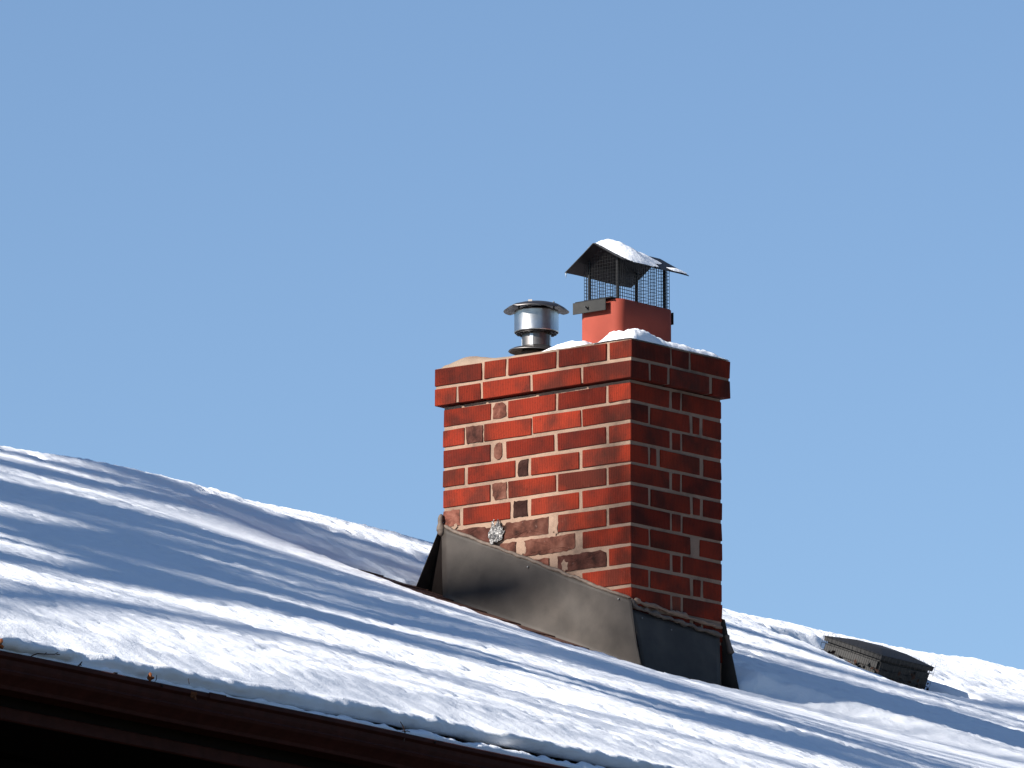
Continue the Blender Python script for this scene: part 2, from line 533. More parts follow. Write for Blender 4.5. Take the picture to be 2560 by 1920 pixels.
_bcache = {}
def brick_mesh(dx, dy, dz, var):
    key = (round(dx, 3), round(dy, 3), round(dz, 3), var)
    if key not in _bcache:
        bm = bmesh.new()
        add_box(bm, (-dx / 2, -dy / 2, -dz / 2), (dx / 2, dy / 2, dz / 2))
        rr = random.Random(hash(key) & 0xffff)
        for v in bm.verts:
            v.co += Vector([rr.uniform(-1, 1) * 0.0014 for _ in range(3)])
        bmesh.ops.bevel(bm, geom=bm.edges[:], offset=0.0016, segments=1, affect='EDGES')
        _bcache[key] = from_bm("brick", bm)
    return _bcache[key]
TINT = {'k': (0.30, 0.32, 0.36), 'm': (1.5, 1.4, 1.4), 'n': (1, 1, 1), 'd': (0.72, 0.70, 0.75), 'l': (1.12, 1.1, 1.1), 'p': (1.05, 1.9, 2.1)}
def broken_mesh(dx, dy, dz):
    """spalled brick: ragged outline, pitted face set a little back"""
    bm = bmesh.new()
    pts = []
    ny = max(3, int(dy / 0.012)); nz = 4
    ch = [random.uniform(0.0, 0.016) if random.random() < 0.4 else 0.001 for _ in range(4)]
    def jit(a): return random.uniform(-a, a)
    for i in range(ny): pts.append((-dy / 2 + dy * i / ny, -dz / 2))
    for i in range(nz): pts.append((dy / 2, -dz / 2 + dz * i / nz))
    for i in range(ny): pts.append((dy / 2 - dy * i / ny, dz / 2))
    for i in range(nz): pts.append((-dy / 2, dz / 2 - dz * i / nz))
    out = []
    for (y, z) in pts:
        cy = abs(y) > dy / 2 * 0.75 and abs(z) > dz / 2 * 0.6
        q = (0 if y < 0 else 1) + (0 if z < 0 else 2)
        k = ch[q] if cy else 0.0025
        out.append((y - math.copysign(k * 0.6, y) * random.random() + jit(0.0016), z - math.copysign(k, z) * random.random() + jit(0.0016)))
    c = bm.verts.new((-dx / 2 + random.uniform(-0.0010, 0.0008), jit(dy * 0.2), jit(dz * 0.2)))
    r1 = [bm.verts.new((-dx / 2 + random.uniform(-0.0012, 0.0010), y * 0.62, z * 0.62)) for y, z in out]
    r2 = [bm.verts.new((-dx / 2 + random.uniform(-0.0002, 0.0008), y, z)) for y, z in out]
    r3 = [bm.verts.new((-dx / 2 + 0.03, y, z)) for y, z in out]
    n = len(out)
    for k in range(n):
        j = (k + 1) % n
        bm.faces.new((c, r1[k], r1[j])); bm.faces.new((r1[k], r2[k], r2[j], r1[j])); bm.faces.new((r2[k], r3[k], r3[j], r2[j]))
    bm.faces.new(r3)
    return from_bm("brick", bm)
def brick(x0, x1, y0, y1, z0, z1, tint=None, mat='brick'):
    j = lambda a: random.uniform(-a, a)
    me = brick_mesh(x1 - x0, y1 - y0, z1 - z0, random.randrange(3))
    me_ = me
    if mat != 'brick':
        me_ = broken_mesh(x1 - x0, y1 - y0, z1 - z0)
    o = link("brick", me_, M[mat], ch, ((x0 + x1) / 2 + j(0.0010), (y0 + y1) / 2 + j(0.0010), (z0 + z1) / 2 - CZ + j(0.0008)))
    o.rotation_euler = (j(0.004), j(0.004), j(0.006))
    f = random.uniform(0.82, 1.1)
    t = TINT[tint or random.choice('nnnndl')]
    o.color = (t[0] * f, t[1] * f, t[2] * f, 1)
    return o

ST, HD, J = 0.2020, 0.0915, 0.0112
def run(start, total, lens):
    """positions along a wall for the given brick lengths, joints stretched to fill"""
    gaps = (total - start - sum(lens)) / max(1, len(lens) - 1)
    out = []; p = start
    for l in lens:
        out.append((p, p + l)); p += l + gaps
    return out
def course(k, zt, L, W, ox, typ, left, right):
    """one course; ox = overhang. typ A: the corner brick lies along x, typ B: along y.
    left/right: list of (length, tint, mat)"""
    z1 = zt - (J / 2 if ox == 0 else 0.004); z0 = z1 - BH
    lo = -ox
    def put_l(p, q, ti, mt): brick(lo, lo + HD, p, q, z0, z1, ti, mt)
    def put_r(p, q, ti, mt): brick(p, q, lo, lo + HD, z0, z1, ti, mt)
    ylist = run(lo + (HD + J if typ == 'A' else 0), L + ox, [a[0] for a in left])
    for (p, q), a in zip(ylist, left):
        if a[2] is not None: put_l(p, q, a[1], a[2])
    xlist = run(lo + (0 if typ == 'A' else HD + J), W + ox, [a[0] for a in right])
    for (p, q), a in zip(xlist, right): put_r(p, q, a[1], a[2])
    # back and far walls (plain running bond)
    nb = W + ox - (lo + HD + J)
    for p, q in run(lo + HD + J, W + ox, [ST, nb - ST - J] if typ == 'A' else [nb - ST - J, ST]):
        brick(p, q, L + ox - HD, L + ox, z0, z1)
    far = L + ox - HD - J - (lo + HD + J)
    seq = [ST, ST, far - 2 * ST - 2 * J] if typ == 'B' else [far - 2 * ST - 2 * J, ST, ST]
    for p, q in run(lo + HD + J, L + ox - HD - J, seq):
        brick(W + ox - HD, W + ox, p, q, z0, z1)

n_ = lambda l, t=None, m='brick': (l, t, m)
A_right = [n_(ST), n_(0.040), n_(ST)]
B_right = [n_(ST), n_(0.036), n_(0.096)]
courses = [
 # (type, left list from the near corner, right list)
 ('A', [n_(ST, 'd'), n_(ST), n_(0.056, 'm', 'old'), n_(ST, 'd')], A_right),
 ('B', [n_(ST, 'n'), n_(ST, 'l'), n_(ST, 'n'), n_(0.070, 'd', 'old'), n_(HD, 'l')], B_right),
 ('A', [n_(ST, 'd'), n_(ST, 'd'), n_(0.034, 'n', 'old'), n_(ST, 'd')], A_right),
 ('B', [n_(ST, 'l'), n_(ST, 'n'), n_(0.042, 'k', 'old'), n_(ST, 'd'), n_(HD, 'n')], [n_(0.030), n_(ST), n_(0.092)]),
 ('A', [n_(ST, 'n'), n_(ST, 'n'), n_(0.060, 'n', 'old'), n_(ST, 'l')], A_right),
 ('B', [n_(ST, 'l'), n_(ST, 'n'), n_(0.060, 'k', 'old'), n_(ST, 'n'), n_(0.070, 'm', 'old')], B_right),
 ('A', [n_(ST, 'l'), n_(ST, 'n', 'old'), n_(ST, 'd', 'old')], A_right),
 ('B', [n_(ST, 'l'), n_(ST + 0.015, 'l', 'old'), n_(0.075, 'n', 'old'), n_(ST, 'n', 'old')], [n_(ST), n_(0.115)]),
 ('A', [n_(ST, 'd', 'old'), n_(0.070, 'm', 'old'), n_(ST), n_(0.1)], A_right),
 ('B', [n_(ST, 'l'), n_(ST), n_(ST), n_(HD)], B_right),
 ('A', [n_(ST), n_(ST), n_(0.048), n_(ST)], [n_(ST), n_(0.040, 'p'), n_(ST)]),
 ('B', [n_(ST), n_(ST), n_(ST), n_(HD)], B_right),
 ('A', [n_(ST), n_(ST), n_(0.048), n_(ST)], A_right),
]
for k, (typ, lf, rt) in enumerate(courses):
    # fill gaps: where old pieces are short the mortar shows (run() stretches joints evenly)
    course(k, -k * MOD, CH_L, CH_W, 0, typ, lf, rt)
course(-2, 2 * MOD, CH_L, CH_W, OV, 'A', [n_(ST, 'd'), n_(ST, 'd'), n_(HD, 'n'), n_(ST, 'd')], [n_(ST), n_(HD - 0.004), n_(ST)])
course(-1, MOD, CH_L, CH_W, OV, 'B', [n_(ST, 'd'), n_(ST, 'l'), n_(ST, 'n'), n_(HD + 0.002, 'd'), n_(HD, 'n')], [n_(HD - 0.010), n_(ST), n_(HD)])

# crown: sloped mortar wash ---------------------------------------------------
def crown():
    nx, ny = 30, 46
    x = np.linspace(-OV + 0.006, CH_W + OV - 0.006, nx); y = np.linspace(-OV + 0.006, CH_L + OV - 0.006, ny)
    X, Y = np.meshgrid(x, y, indexing='ij')
    d = np.minimum(np.minimum(X - x[0], x[-1] - X), np.minimum(Y - y[0], y[-1] - Y))
    z = 2 * MOD - 0.002 + 0.022 * (1 - np.exp(-d / 0.035)) + 0.002 * fbm(X * 40, Y * 40, 3, 2)
    # hump of mortar at the far left corner
    z += 0.020 * np.exp(-((X - 0.03) ** 2 / 0.004 + (Y - 0.70) ** 2 / 0.006)) * np.clip(d / 0.02, 0, 1)
    V = [(X[i, j], Y[i, j], z[i, j]) for i in range(nx) for j in range(ny)]
    F = [(i * ny + j, (i + 1) * ny + j, (i + 1) * ny + j + 1, i * ny + j + 1) for i in range(nx - 1) for j in range(ny - 1)]
    # skirt
    ring = [(i, 0) for i in range(nx)] + [(nx - 1, j) for j in range(1, ny)] + [(i, ny - 1) for i in range(nx - 2, -1, -1)] + [(0, j) for j in range(ny - 2, 0, -1)]
    b0 = len(V)
    for i, j in ring: V.append((X[i, j], Y[i, j], 2 * MOD - 0.012))
    m_ = len(ring)
    for k in range(m_):
        a = ring[k]; b = ring[(k + 1) % m_]
        F.append((a[0] * ny + a[1], b0 + k, b0 + (k + 1) % m_, b[0] * ny + b[1]))
    F.append(tuple(b0 + k for k in range(m_)))
    me = mesh("crown", V, F, True)
    return me
CHL("crown", crown(), M['crown'], lab="thin beige mortar wash on top of the bricks")

# clay flue --------------------------------------------------------------------
FX0, FX1, FY0, FY1, FZ1 = 0.090, 0.375, 0.117, 0.292, 0.300
def rrect(x0, x1, y0, y1, r, n=8):
    out = []
    for cx, cy, a0 in ((x1 - r, y1 - r, 0), (x0 + r, y1 - r, 90), (x0 + r, y0 + r, 180), (x1 - r, y0 + r, 270)):
        for k in range(n + 1):
            a = R(a0 + 90 * k / n)
            out.append((cx + r * math.cos(a), cy + r * math.sin(a)))
    return out
def flue():
    bm = bmesh.new()
    outer = [(0.0, 0.10), (0.0, 0.17), (0.0, 0.24), (0.0, FZ1 - 0.003), (0.003, FZ1)]
    rings = []
    for ins, z in outer:
        rings.append([bm.verts.new((x, y, z)) for x, y in rrect(FX0 + ins, FX1 - ins, FY0 + ins, FY1 - ins, 0.032 - ins)])
    for ins, z in [(0.015, FZ1), (0.018, FZ1 - 0.003), (0.018, 0.12)]:
        rings.append([bm.verts.new((x, y, z)) for x, y in rrect(FX0 + ins, FX1 - ins, FY0 + ins, FY1 - ins, 0.032 - ins)])
    for a, b in zip(rings[:-1], rings[1:]):
        for k in range(len(a)):
            bm.faces.new((a[k], a[(k + 1) % len(a)], b[(k + 1) % len(a)], b[k]))
    bm.faces.new(rings[-1])
    me = from_bm("flue", bm, True)
    return me
fl = CHL("flue", flue(), M['clay'], lab="smooth orange red clay flue tile with rounded corners")

# flashing ------------------------------------------------------------------------
def plate(name, verts2, thick, nrm, mat, lab=None, parent=None, bev=0.0):
    """thick polygon plate from 3-D outline"""
    n_v = Vector(nrm).normalized() * thick
    bm = bmesh.new()
    a = [bm.verts.new(v) for v in verts2]
    b = [bm.verts.new(Vector(v) + n_v) for v in verts2]
    bm.faces.new(a); bm.faces.new(b[::-1])
    for i in range(len(a)):
        j = (i + 1) % len(a)
        bm.faces.new((a[i], a[j], b[j], b[i]))
    return CHL(name, from_bm(name, bm), mat, parent, lab=lab)
xs_ = -0.006
def flash_side():
    # slightly dented grid sheet between top edge and bottom edge
    top = [(0.7864, -0.3947), (0.4555, -0.5186), (0.2544, -0.6118), (-0.0100, -0.7142)]
    bot = [(0.7760, -0.6240), (0.3717, -0.7830), (0.20, -0.8480), (-0.0600, -0.9450)]
    nu, nv = 44, 14
    V = []; F = []
    def lerp(P, u):
        u *= 3; i = min(2, int(u)); f = u - i
        return (P[i][0] * (1 - f) + P[i + 1][0] * f, P[i][1] * (1 - f) + P[i + 1][1] * f)
    for i in range(nu + 1):
        u = i / nu
        a = lerp(top, u); b = lerp(bot, u)
        for j in range(nv + 1):
            v = j / nv
            y = a[0] * (1 - v) + b[0] * v; z = a[1] * (1 - v) + b[1] * v
            y += 0.006 * math.sin(math.pi * v) * (1 if i == nu else 0)
            bulge = 0.0028 * math.sin(math.pi * v) * float(vnoise(np.array(u * 5.0), np.array(v * 1.2), 4)) + 0.002 * math.sin(math.pi * v)
            V.append((xs_ - 0.004 - bulge - 0.006 * v ** 3, y, z))
    for i in range(nu):
        for j in range(nv):
            q = i * (nv + 1) + j
            F.append((q, q + 1, q + nv + 2, q + nv + 1))
    # bottom lip, turned out on to the roof
    b0 = len(V)
    for i in range(nu + 1):
        p = V[i * (nv + 1) + nv]
        V.append((p[0] - 0.004, p[1], p[2] - 0.004)); V.append((p[0] - 0.026, p[1] - 0.0, p[2] - 0.004)); V.append((p[0] - 0.026, p[1], p[2] - 0.009))
    for i in range(nu):
        q = i * (nv + 1) + nv; r0 = b0 + 3 * i
        F.append((q, r0, r0 + 3, q + nv + 1)); F.append((r0, r0 + 1, r0 + 4, r0 + 3)); F.append((r0 + 1, r0 + 2, r0 + 5, r0 + 4))
    me = mesh("side_flashing", V, F, True)
    o = CHL("side_flashing", me, M['flash'], lab="taupe brown sheet metal flashing on the sunlit side")
    m = o.modifiers.new("thickness", 'SOLIDIFY'); m.thickness = 0.0012; m.offset = -1
    return o
fs = flash_side()
# bright folded edge at the front of the side flashing
bm = bmesh.new()
tube(bm, [(-0.0125, -0.0100, -0.7142), (-0.0150, -0.0230, -0.790), (-0.0165, -0.0370, -0.865), (-0.0180, -0.0530, -0.925), (-0.0200, -0.0620, -0.945)], 0.0018, 6)
CHL("folded_edge", from_bm("folded_edge", bm, True), M['flash'])
for (y, z) in ((0.4186, -0.5647), (0.0403, -0.7086)):
    bm = bmesh.new(); bmesh.ops.create_icosphere(bm, subdivisions=2, radius=0.0042, matrix=Matrix.Translation((-0.0125, y, z)))
    o = link("screw", from_bm("screw", bm, True), M['foil'], fs)
# front flashing: tilts out towards the eave
def flash_front():
    nu, nv = 20, 12
    V = []; F = []
    for i in range(nu + 1):
        u = i / nu
        for j in range(nv + 1):
            v = j / nv
            xt = -0.008 + u * (0.4432 + 0.008); xb = -0.010 + u * (0.384 + 0.010)
            zt = -0.745 + u * (-0.035); zb = -0.9446 + u * (-0.020)
            x = xt * (1 - v) + xb * v; z = zt * (1 - v) + zb * v
            y = -0.0085 - 0.049 * v - 0.002 * math.sin(math.pi * v) * (1 + float(vnoise(np.array(u * 3.0), np.array(v), 8)))
            V.append((x, y, z))
    for i in range(nu):
        for j in range(nv):
            q = i * (nv + 1) + j
            F.append((q, q + 1, q + nv + 2, q + nv + 1))
    b0 = len(V)
    for i in range(nu + 1):
        p = V[i * (nv + 1) + nv]
        V.append((p[0], p[1] - 0.003, p[2] - 0.006)); V.append((p[0], p[1] - 0.020, p[2] - 0.014))
    for i in range(nu):
        q = i * (nv + 1) + nv; r0 = b0 + 2 * i
        F.append((q, r0, r0 + 2, q + nv + 1)); F.append((r0, r0 + 1, r0 + 3, r0 + 2))
    o = CHL("front_flashing", mesh("front_flashing", V, F, True), M['flash'], lab="flashing sheet on the shaded eave side")
    m = o.modifiers.new("thickness", 'SOLIDIFY'); m.thickness = 0.0012
    return o
ff = flash_front()
for (x, z) in ((0.035, -0.770), (0.185, -0.790)):
    bm = bmesh.new(); bmesh.ops.create_icosphere(bm, subdivisions=2, radius=0.003, matrix=Matrix.Translation((x, -0.0165, z)))
    link("screw", from_bm("screw", bm, True), M['foil'], ff)
# far side flashing reaching out past the corner
plate("far_side_flashing", [(CH_W + 0.006, -0.004, -0.72), (CH_W + 0.006, -0.066, -0.972), (CH_W + 0.006, 0.10, -0.925), (CH_W + 0.006, CH_L, -0.64), (CH_W + 0.006, CH_L, -0.45), (CH_W + 0.006, 0.10, -0.68)], 0.0015, (1, 0, 0), M['flash'])
# back pan, flared up-slope
def back_pan():
    V = [(-0.004, CH_L + 0.003, -0.381), (CH_W + 0.004, CH_L + 0.003, -0.381), (CH_W + 0.02, CH_L + 0.115, -0.585), (-0.004, CH_L + 0.115, -0.585)]
    return plate("back_flashing", V, 0.0015, (0, 0.6, 0.8), M['flash'], "flashing pan flared out on the upslope side")
back_pan()
plate("back_pan_shade_plate", [(0.004, CH_L - 0.02, -0.384), (0.004, CH_L + 0.002, -0.384), (0.0495, CH_L + 0.105, -0.595), (0.0495, CH_L - 0.02, -0.66)], 0.0015, (-1, 0, 0), M['wallwood'])  # near-black sheet painting the shade in the hollow under the back pan
# sealant beads
def bead(name, pts, r, seed, lab=None, n=60, amp=0.35, mat='sealant'):
    pts = [Vector(p) for p in pts]
    L = [0]
    for a, b in zip(pts[:-1], pts[1:]): L.append(L[-1] + (b - a).length)
    P = []; Rr = []
    for i in range(n + 1):
        d = L[-1] * i / n
        k = max(0, min(len(pts) - 2, sum(1 for q in L if q <= d) - 1))
        f = (d - L[k]) / max(1e-9, L[k + 1] - L[k])
        p = pts[k].lerp(pts[k + 1], f)
        w_ = float(fbm(np.array(d * 42.0), np.array(seed * 3.1), 3, seed))
        w2 = float(fbm(np.array(d * 42.0), np.array(seed * 3.1 + 40), 3, seed))
        P.append(p + Vector((0, 0, w2 * r * 0.8)))
        Rr.append(r * (1 + amp * w_ * 1.6) * (0.4 if i in (0, n) else 1))
    bm = bmesh.new(); tube(bm, P, Rr, 8)
    return CHL(name, from_bm(name, bm, True), M[mat], lab=lab)
bead("sealant_bead", [(-0.009, 0.7750, -0.3900), (-0.009, 0.7079, -0.4230), (-0.009, 0.6229, -0.4580), (-0.009, 0.4539, -0.5250), (-0.009, 0.2862, -0.5930), (-0.009, 0.1197, -0.6640), (-0.010, -0.008, -0.7110)], 0.0060, 2, "lumpy brown bead of sealant along the side flashing", 90, 0.22)
bead("sealant_bead", [(-0.007, 0.790, -0.350), (-0.009, 0.792, -0.375), (-0.009, 0.790, -0.405), (-0.010, 0.785, -0.425)], 0.011, 5, None, 14, 0.5)
bead("sealant_bead", [(-0.006, -0.009, -0.7110), (-0.002, -0.012, -0.735), (0.06, -0.0115, -0.744), (0.16, -0.0115, -0.752), (0.26, -0.0115, -0.760), (0.36, -0.0115, -0.770), (0.455, -0.0115, -0.777)], 0.0075, 3, None, 70, 0.5)
bead("mortar_smear", [(0.010, -0.004, -0.712), (0.12, -0.004, -0.722), (0.25, -0.004, -0.733), (0.36, -0.004, -0.742), (0.462, -0.004, -0.748)], 0.0075, 9, None, 60, 0.5, 'mortar')
bead("sealant_bead", [(CH_W + 0.008, -0.010, -0.770), (CH_W + 0.010, -0.018, -0.800), (CH_W + 0.010, -0.028, -0.835)], 0.008, 7, None, 16, 0.5)

# ragged mortar patches between the old bricks
def patch(name, y, z, wy, hz, mat, seed, depth=0.006, x=0.0, rough=0.35):
    bm = bmesh.new()
    n = 16
    rr = random.Random(seed)
    rad = [1 + rr.uniform(-rough, rough) for _ in range(n)]
    c = bm.verts.new((x - depth, y, z))
    rings = []
    for fr, dd in ((0.55, 1.0), (0.85, 0.8), (1.0, -0.3)):
        rings.append([bm.verts.new((x - depth * dd * rr.uniform(0.7, 1.2), y + math.cos(2 * math.pi * k / n) * wy * rad[k] * fr, z + math.sin(2 * math.pi * k / n) * hz * rad[k] * fr)) for k in range(n)])
    for k in range(n):
        bm.faces.new((c, rings[0][k], rings[0][(k + 1) % n]))
    for a, b in zip(rings[:-1], rings[1:]):
        for k in range(n): bm.faces.new((a[k], a[(k + 1) % n], b[(k + 1) % n], b[k]))
    return from_bm(name, bm)
for (y, z, wy, hz, sd_) in ((0.315, -0.442, 0.014, 0.027, 1), (0.455, -0.500, 0.018, 0.024, 2), (0.275, -0.572, 0.016, 0.020, 3), (0.735, -0.395, 0.010, 0.010, 7)):
    CHL("mortar_patch", patch("mortar_patch", y, z, wy, hz, None, sd_, 0.0012), M['mortar'])
# crumpled silver patch
def foil():
    """ragged crumpled sheet: a height field with a torn outline"""
    ny, nz = 34, 40
    V = []; F = []; ok = {}
    for i in range(ny):
        for j in range(nz):
            u = -1 + 2 * i / (ny - 1); v = -1 + 2 * j / (nz - 1)
            rad = 1 + 0.35 * float(fbm(np.array(math.atan2(v, u) * 1.6 + 9), np.array(3.3), 3, 8))
            wv = (0.95 if v < 0 else 0.95 - 0.55 * v)
            if v > 0.35 and abs(u + 0.05) < 0.10 * (v + 0.3): continue
            if (u / wv) ** 2 + (v * 0.98) ** 2 > rad: continue
            cr = float(fbm(np.array(u * 2.0 + v * 1.1), np.array(v * 2.2 - u), 4, 21)); cr2 = abs(float(fbm(np.array(u * 3.5), np.array(v * 3.0), 3, 33)))
            d = 0.003 + 0.007 * (1 - u * u) * (0.6 - 0.4 * v) + 0.009 * cr + 0.008 * cr2
            ok[(i, j)] = len(V)
            V.append((-max(0.0015, d), 0.560 + u * 0.035 + 0.003 * cr, -0.432 + v * 0.044 + 0.003 * cr2))
    for (i, j) in ok:
        q = [(i, j), (i + 1, j), (i + 1, j + 1), (i, j + 1)]
        if all(k in ok for k in q): F.append([ok[k] for k in q])
    me = mesh("foil_patch", V, F)
    return me
CHL("sealing_patch", foil(), M['foil'], lab="crumpled silver patch stuck on the old bricks above the flashing").modifiers.new("thickness", 'SOLIDIFY').thickness = 0.0015

# ================================================================ chimney cap (cage)
cap = empty("chimney_cap", (0.2325, 0.2045, FZ1))
tag(cap, "black steel spark arrestor cage with gable hood on the clay flue", "chimney cap")
def CAP(name, me, mat, lab=None):
    o = link(name, me, mat, cap, (-0.2325, -0.2045, -FZ1))
    if lab: o['label'] = lab
    return o
HX0, HX1, HY = 0.0625, 0.402, 0.2045
AP, EL, ER = 0.4860, 0.4035, 0.4160           # ridge, left eave, right eave heights
YL, YR = 0.3245, 0.0800
def hood():
    th = 0.0022
    nx = 18
    V = []; F = []
    prof = [(YL, EL), (YL - 0.04, EL + (AP - EL) / 3), (YL - 0.08, EL + (AP - EL) * 2 / 3), (HY + 0.004, AP - 0.0015), (HY, AP), (HY - 0.004, AP - 0.0015), (HY - 0.04, AP - (AP - ER) * 0.32), (HY - 0.083, AP - (AP - ER) * 0.667), (YR, ER)]
    for i in range(nx + 1):
        u = i / nx; x = HX0 + (HX1 - HX0) * u
        for k, (y, z) in enumerate(prof):
            dz = 0.0015 * math.sin(u * 7 + k) if k in (0, 8) else 0
            dz -= 0.004 * u * (k == 8)
            V.append((x, y, z + dz))
    m_ = len(prof)
    for i in range(nx):
        for k in range(m_ - 1):
            F.append((i * m_ + k, (i + 1) * m_ + k, (i + 1) * m_ + k + 1, i * m_ + k + 1))
    o = CAP("hood", mesh("hood", V, F), M['black'], "peaked black sheet metal hood")
    md = o.modifiers.new("thickness", 'SOLIDIFY'); md.thickness = th; md.offset = 0
    return o
hood()
def hood_z(y):
    return AP - (AP - EL) * (y - HY) / (YL - HY) if y > HY else AP - (AP - ER) * (HY - y) / (HY - YR)
LX0, LX1, LY0, LY1 = 0.120, 0.360, 0.149, 0.268
for (x, y) in ((LX0, LY0), (LX0, LY1), (LX1, LY0), (LX1, LY1)):
    CAP("leg", box_mesh("leg", (x - 0.0042, y - 0.0042, FZ1 - 0.05), (x + 0.0042, y + 0.0042, hood_z(y) - 0.002), 0.001), M['black'])
CX0, CX1, CY0, CY1 = 0.108, 0.371, 0.138, 0.280
def screen(p0, p1, zf, n_w, r=0.00095):
    """welded wire panel from p0 to p1 (xy), height FZ1..zf(y)"""
    bm = bmesh.new()
    x0, y0 = p0; x1, y1 = p1
    for i in range(n_w + 1):
        f = i / n_w; x = x0 + (x1 - x0) * f; y = y0 + (y1 - y0) * f
        jx = random.uniform(-1, 1) * 0.0006
        tube(bm, [(x + jx, y + jx, FZ1 - 0.012), (x - jx, y, (FZ1 + zf(y)) / 2), (x + jx, y, zf(y) - 0.003)], r * 1.1, 4, False)
    z = FZ1 + 0.002
    while z < AP - 0.006:
        pts = []
        ff_ = [k / 24 for k in range(25)]
        seg = [(x0 + (x1 - x0) * f, y0 + (y1 - y0) * f) for f in ff_]
        seg = [q for q in seg if zf(q[1]) - 0.003 > z]
        if len(seg) > 1:
            tube(bm, [(seg[0][0], seg[0][1], z), ((seg[0][0] + seg[-1][0]) / 2, (seg[0][1] + seg[-1][1]) / 2, z + random.uniform(-1, 1) * 0.0008), (seg[-1][0], seg[-1][1], z)], r * 0.72, 4, False)
        z += 0.0112
    return from_bm("wire_screen", bm)
for a, b, nw in (((CX0, CY0), (CX0, CY1), 13), ((CX1, CY0), (CX1, CY1), 13), ((CX0, CY0), (CX1, CY0), 24), ((CX0, CY1), (CX1, CY1), 24)):
    CAP("wire_screen", screen(a, b, hood_z, nw), M['wire'])
CAP("clamp", box_mesh("clamp", (FX0 - 0.020, 0.160, 0.262), (FX0 - 0.0165, 0.298, 0.300), 0.0008), M['clamp'], "dark metal clamp strip bolted to the sunlit side of the flue")
CAP("clamp", box_mesh("clamp", (FX1 + 0.0055, 0.130, 0.255), (FX1 + 0.009, 0.275, 0.295), 0.0008), M['clamp'])
CAP("base_rail", box_mesh("base_rail", (FX0 - 0.0160, 0.140, 0.3005), (CX0 + 0.018, 0.292, 0.3035), 0.0008), M['black'])
CAP("base_rail", box_mesh("base_rail", (CX1 - 0.018, 0.140, 0.3005), (FX1 + 0.0085, 0.280, 0.3035), 0.0008), M['black'])
bm = bmesh.new()
tube(bm, [(FX0 - 0.034, 0.236, 0.279), (FX0 + 0.002, 0.236, 0.279)], 0.0028, 8)
tube(bm, [(FX0 - 0.0245, 0.236, 0.279), (FX0 - 0.0205, 0.236, 0.279)], 0.0058, 6)
CAP("bolt", from_bm("bolt", bm), M['wire'])

# ================================================================ metal vent
VX, VY = 0.235, 0.588
vent = empty("flue_vent", (VX, VY, 0.155))
tag(vent, "round shiny steel flue vent with wavy rain cap behind the bricks", "vent pipe")
def VEN(name, me, mat, parent=None, lab=None):
    o = link(name, me, mat, parent or vent, (0, 0, 0))
    if lab: o['label'] = lab
    return o
ZB = 0.155
def loc(z): return z - ZB
def thicken(o, t=0.001):
    md = o.modifiers.new("thickness", 'SOLIDIFY'); md.thickness = t; md.offset = 0
bm = bmesh.new(); lathe(bm, [(0.0465, loc(0.13)), (0.0465, loc(0.20)), (0.0468, loc(0.25)), (0.0465, loc(0.345))], 48)
thicken(VEN("pipe", from_bm("pipe", bm, True), M['dullsteel']))
bm = bmesh.new(); lathe(bm, [(0.0712, loc(0.2615)), (0.0728, loc(0.2625)), (0.0722, loc(0.266)), (0.0722, loc(0.330)), (0.0728, loc(0.3335)), (0.0712, loc(0.3345))], 64)
band = VEN("storm_band", from_bm("storm_band", bm, True), M['steel'], None, "bright polished steel ring under the rain cap"); thicken(band)
# louvre slots ring under the band
bm = bmesh.new(); lathe(bm, [(0.068, loc(0.258)), (0.050, loc(0.262)), (0.048, loc(0.268))], 48)
thicken(VEN("baffle", from_bm("baffle", bm, True), M['dullsteel']))
for k in range(20):
    a = 2 * math.pi * k / 20
    bm = bmesh.new(); add_box(bm, (0.054, -0.0035, loc(0.2555)), (0.066, 0.0035, loc(0.2595)), Matrix.Rotation(a, 4, 'Z'))
    VEN("louvre", from_bm("louvre", bm), M['wire'])
def wavy(r, z, a):
    if r > 0.08:
        w_ = (math.sin(2 * a + 0.6) * 0.003 + max(0, math.sin(4 * a + 1.9)) ** 14 * 0.006) * (r - 0.08) / 0.026
        return (r * (1 + 0.025 * math.sin(2 * a + 2.2)), z + w_)
    return r, z
bm = bmesh.new()
rg = lathe(bm, [(0.004, loc(0.3640)), (0.030, loc(0.3625)), (0.055, loc(0.3590)), (0.075, loc(0.3535)), (0.092, loc(0.3450)), (0.1065, loc(0.3345))], 72, (0, 0), wavy)
bm.faces.new(rg[0])
o = VEN("rain_cap", from_bm("rain_cap", bm, True), M['dullsteel'], None, "dark wavy disc shaped rain cap"); thicken(o, 0.0012)
for k in range(4):
    a = R(20 + 90 * k)
    bm = bmesh.new(); add_box(bm, (0.0475, -0.006, loc(0.215)), (0.0490, 0.006, loc(0.252)), Matrix.Rotation(a + R(180), 4, 'Z'))
    VEN("bracket", from_bm("bracket", bm), M['steel'])
    bm = bmesh.new(); add_box(bm, (0.060, -0.007, loc(0.328)), (0.0615, 0.007, loc(0.363)), Matrix.Rotation(a, 4, 'Z'))
    VEN("cap_strut", from_bm("cap_strut", bm), M['dullsteel'])
bm = bmesh.new(); lathe(bm, [(0.0475, loc(0.216)), (0.050, loc(0.213)), (0.075, loc(0.205)), (0.090, loc(0.198)), (0.092, loc(0.195))], 56, (0, 0), lambda r, z, a: (r, z + (0.005 * math.sin(a - 0.6) if r > 0.07 else 0)))
o = VEN("storm_collar", from_bm("storm_collar", bm, True), M['dullsteel']); thicken(o, 0.0012)
bm = bmesh.new(); lathe(bm, [(0.0480, loc(0.205)), (0.052, loc(0.192)), (0.058, loc(0.176)), (0.066, loc(0.150))], 48)
thicken(VEN("base_cone", from_bm("base_cone", bm, True), M['steel']))

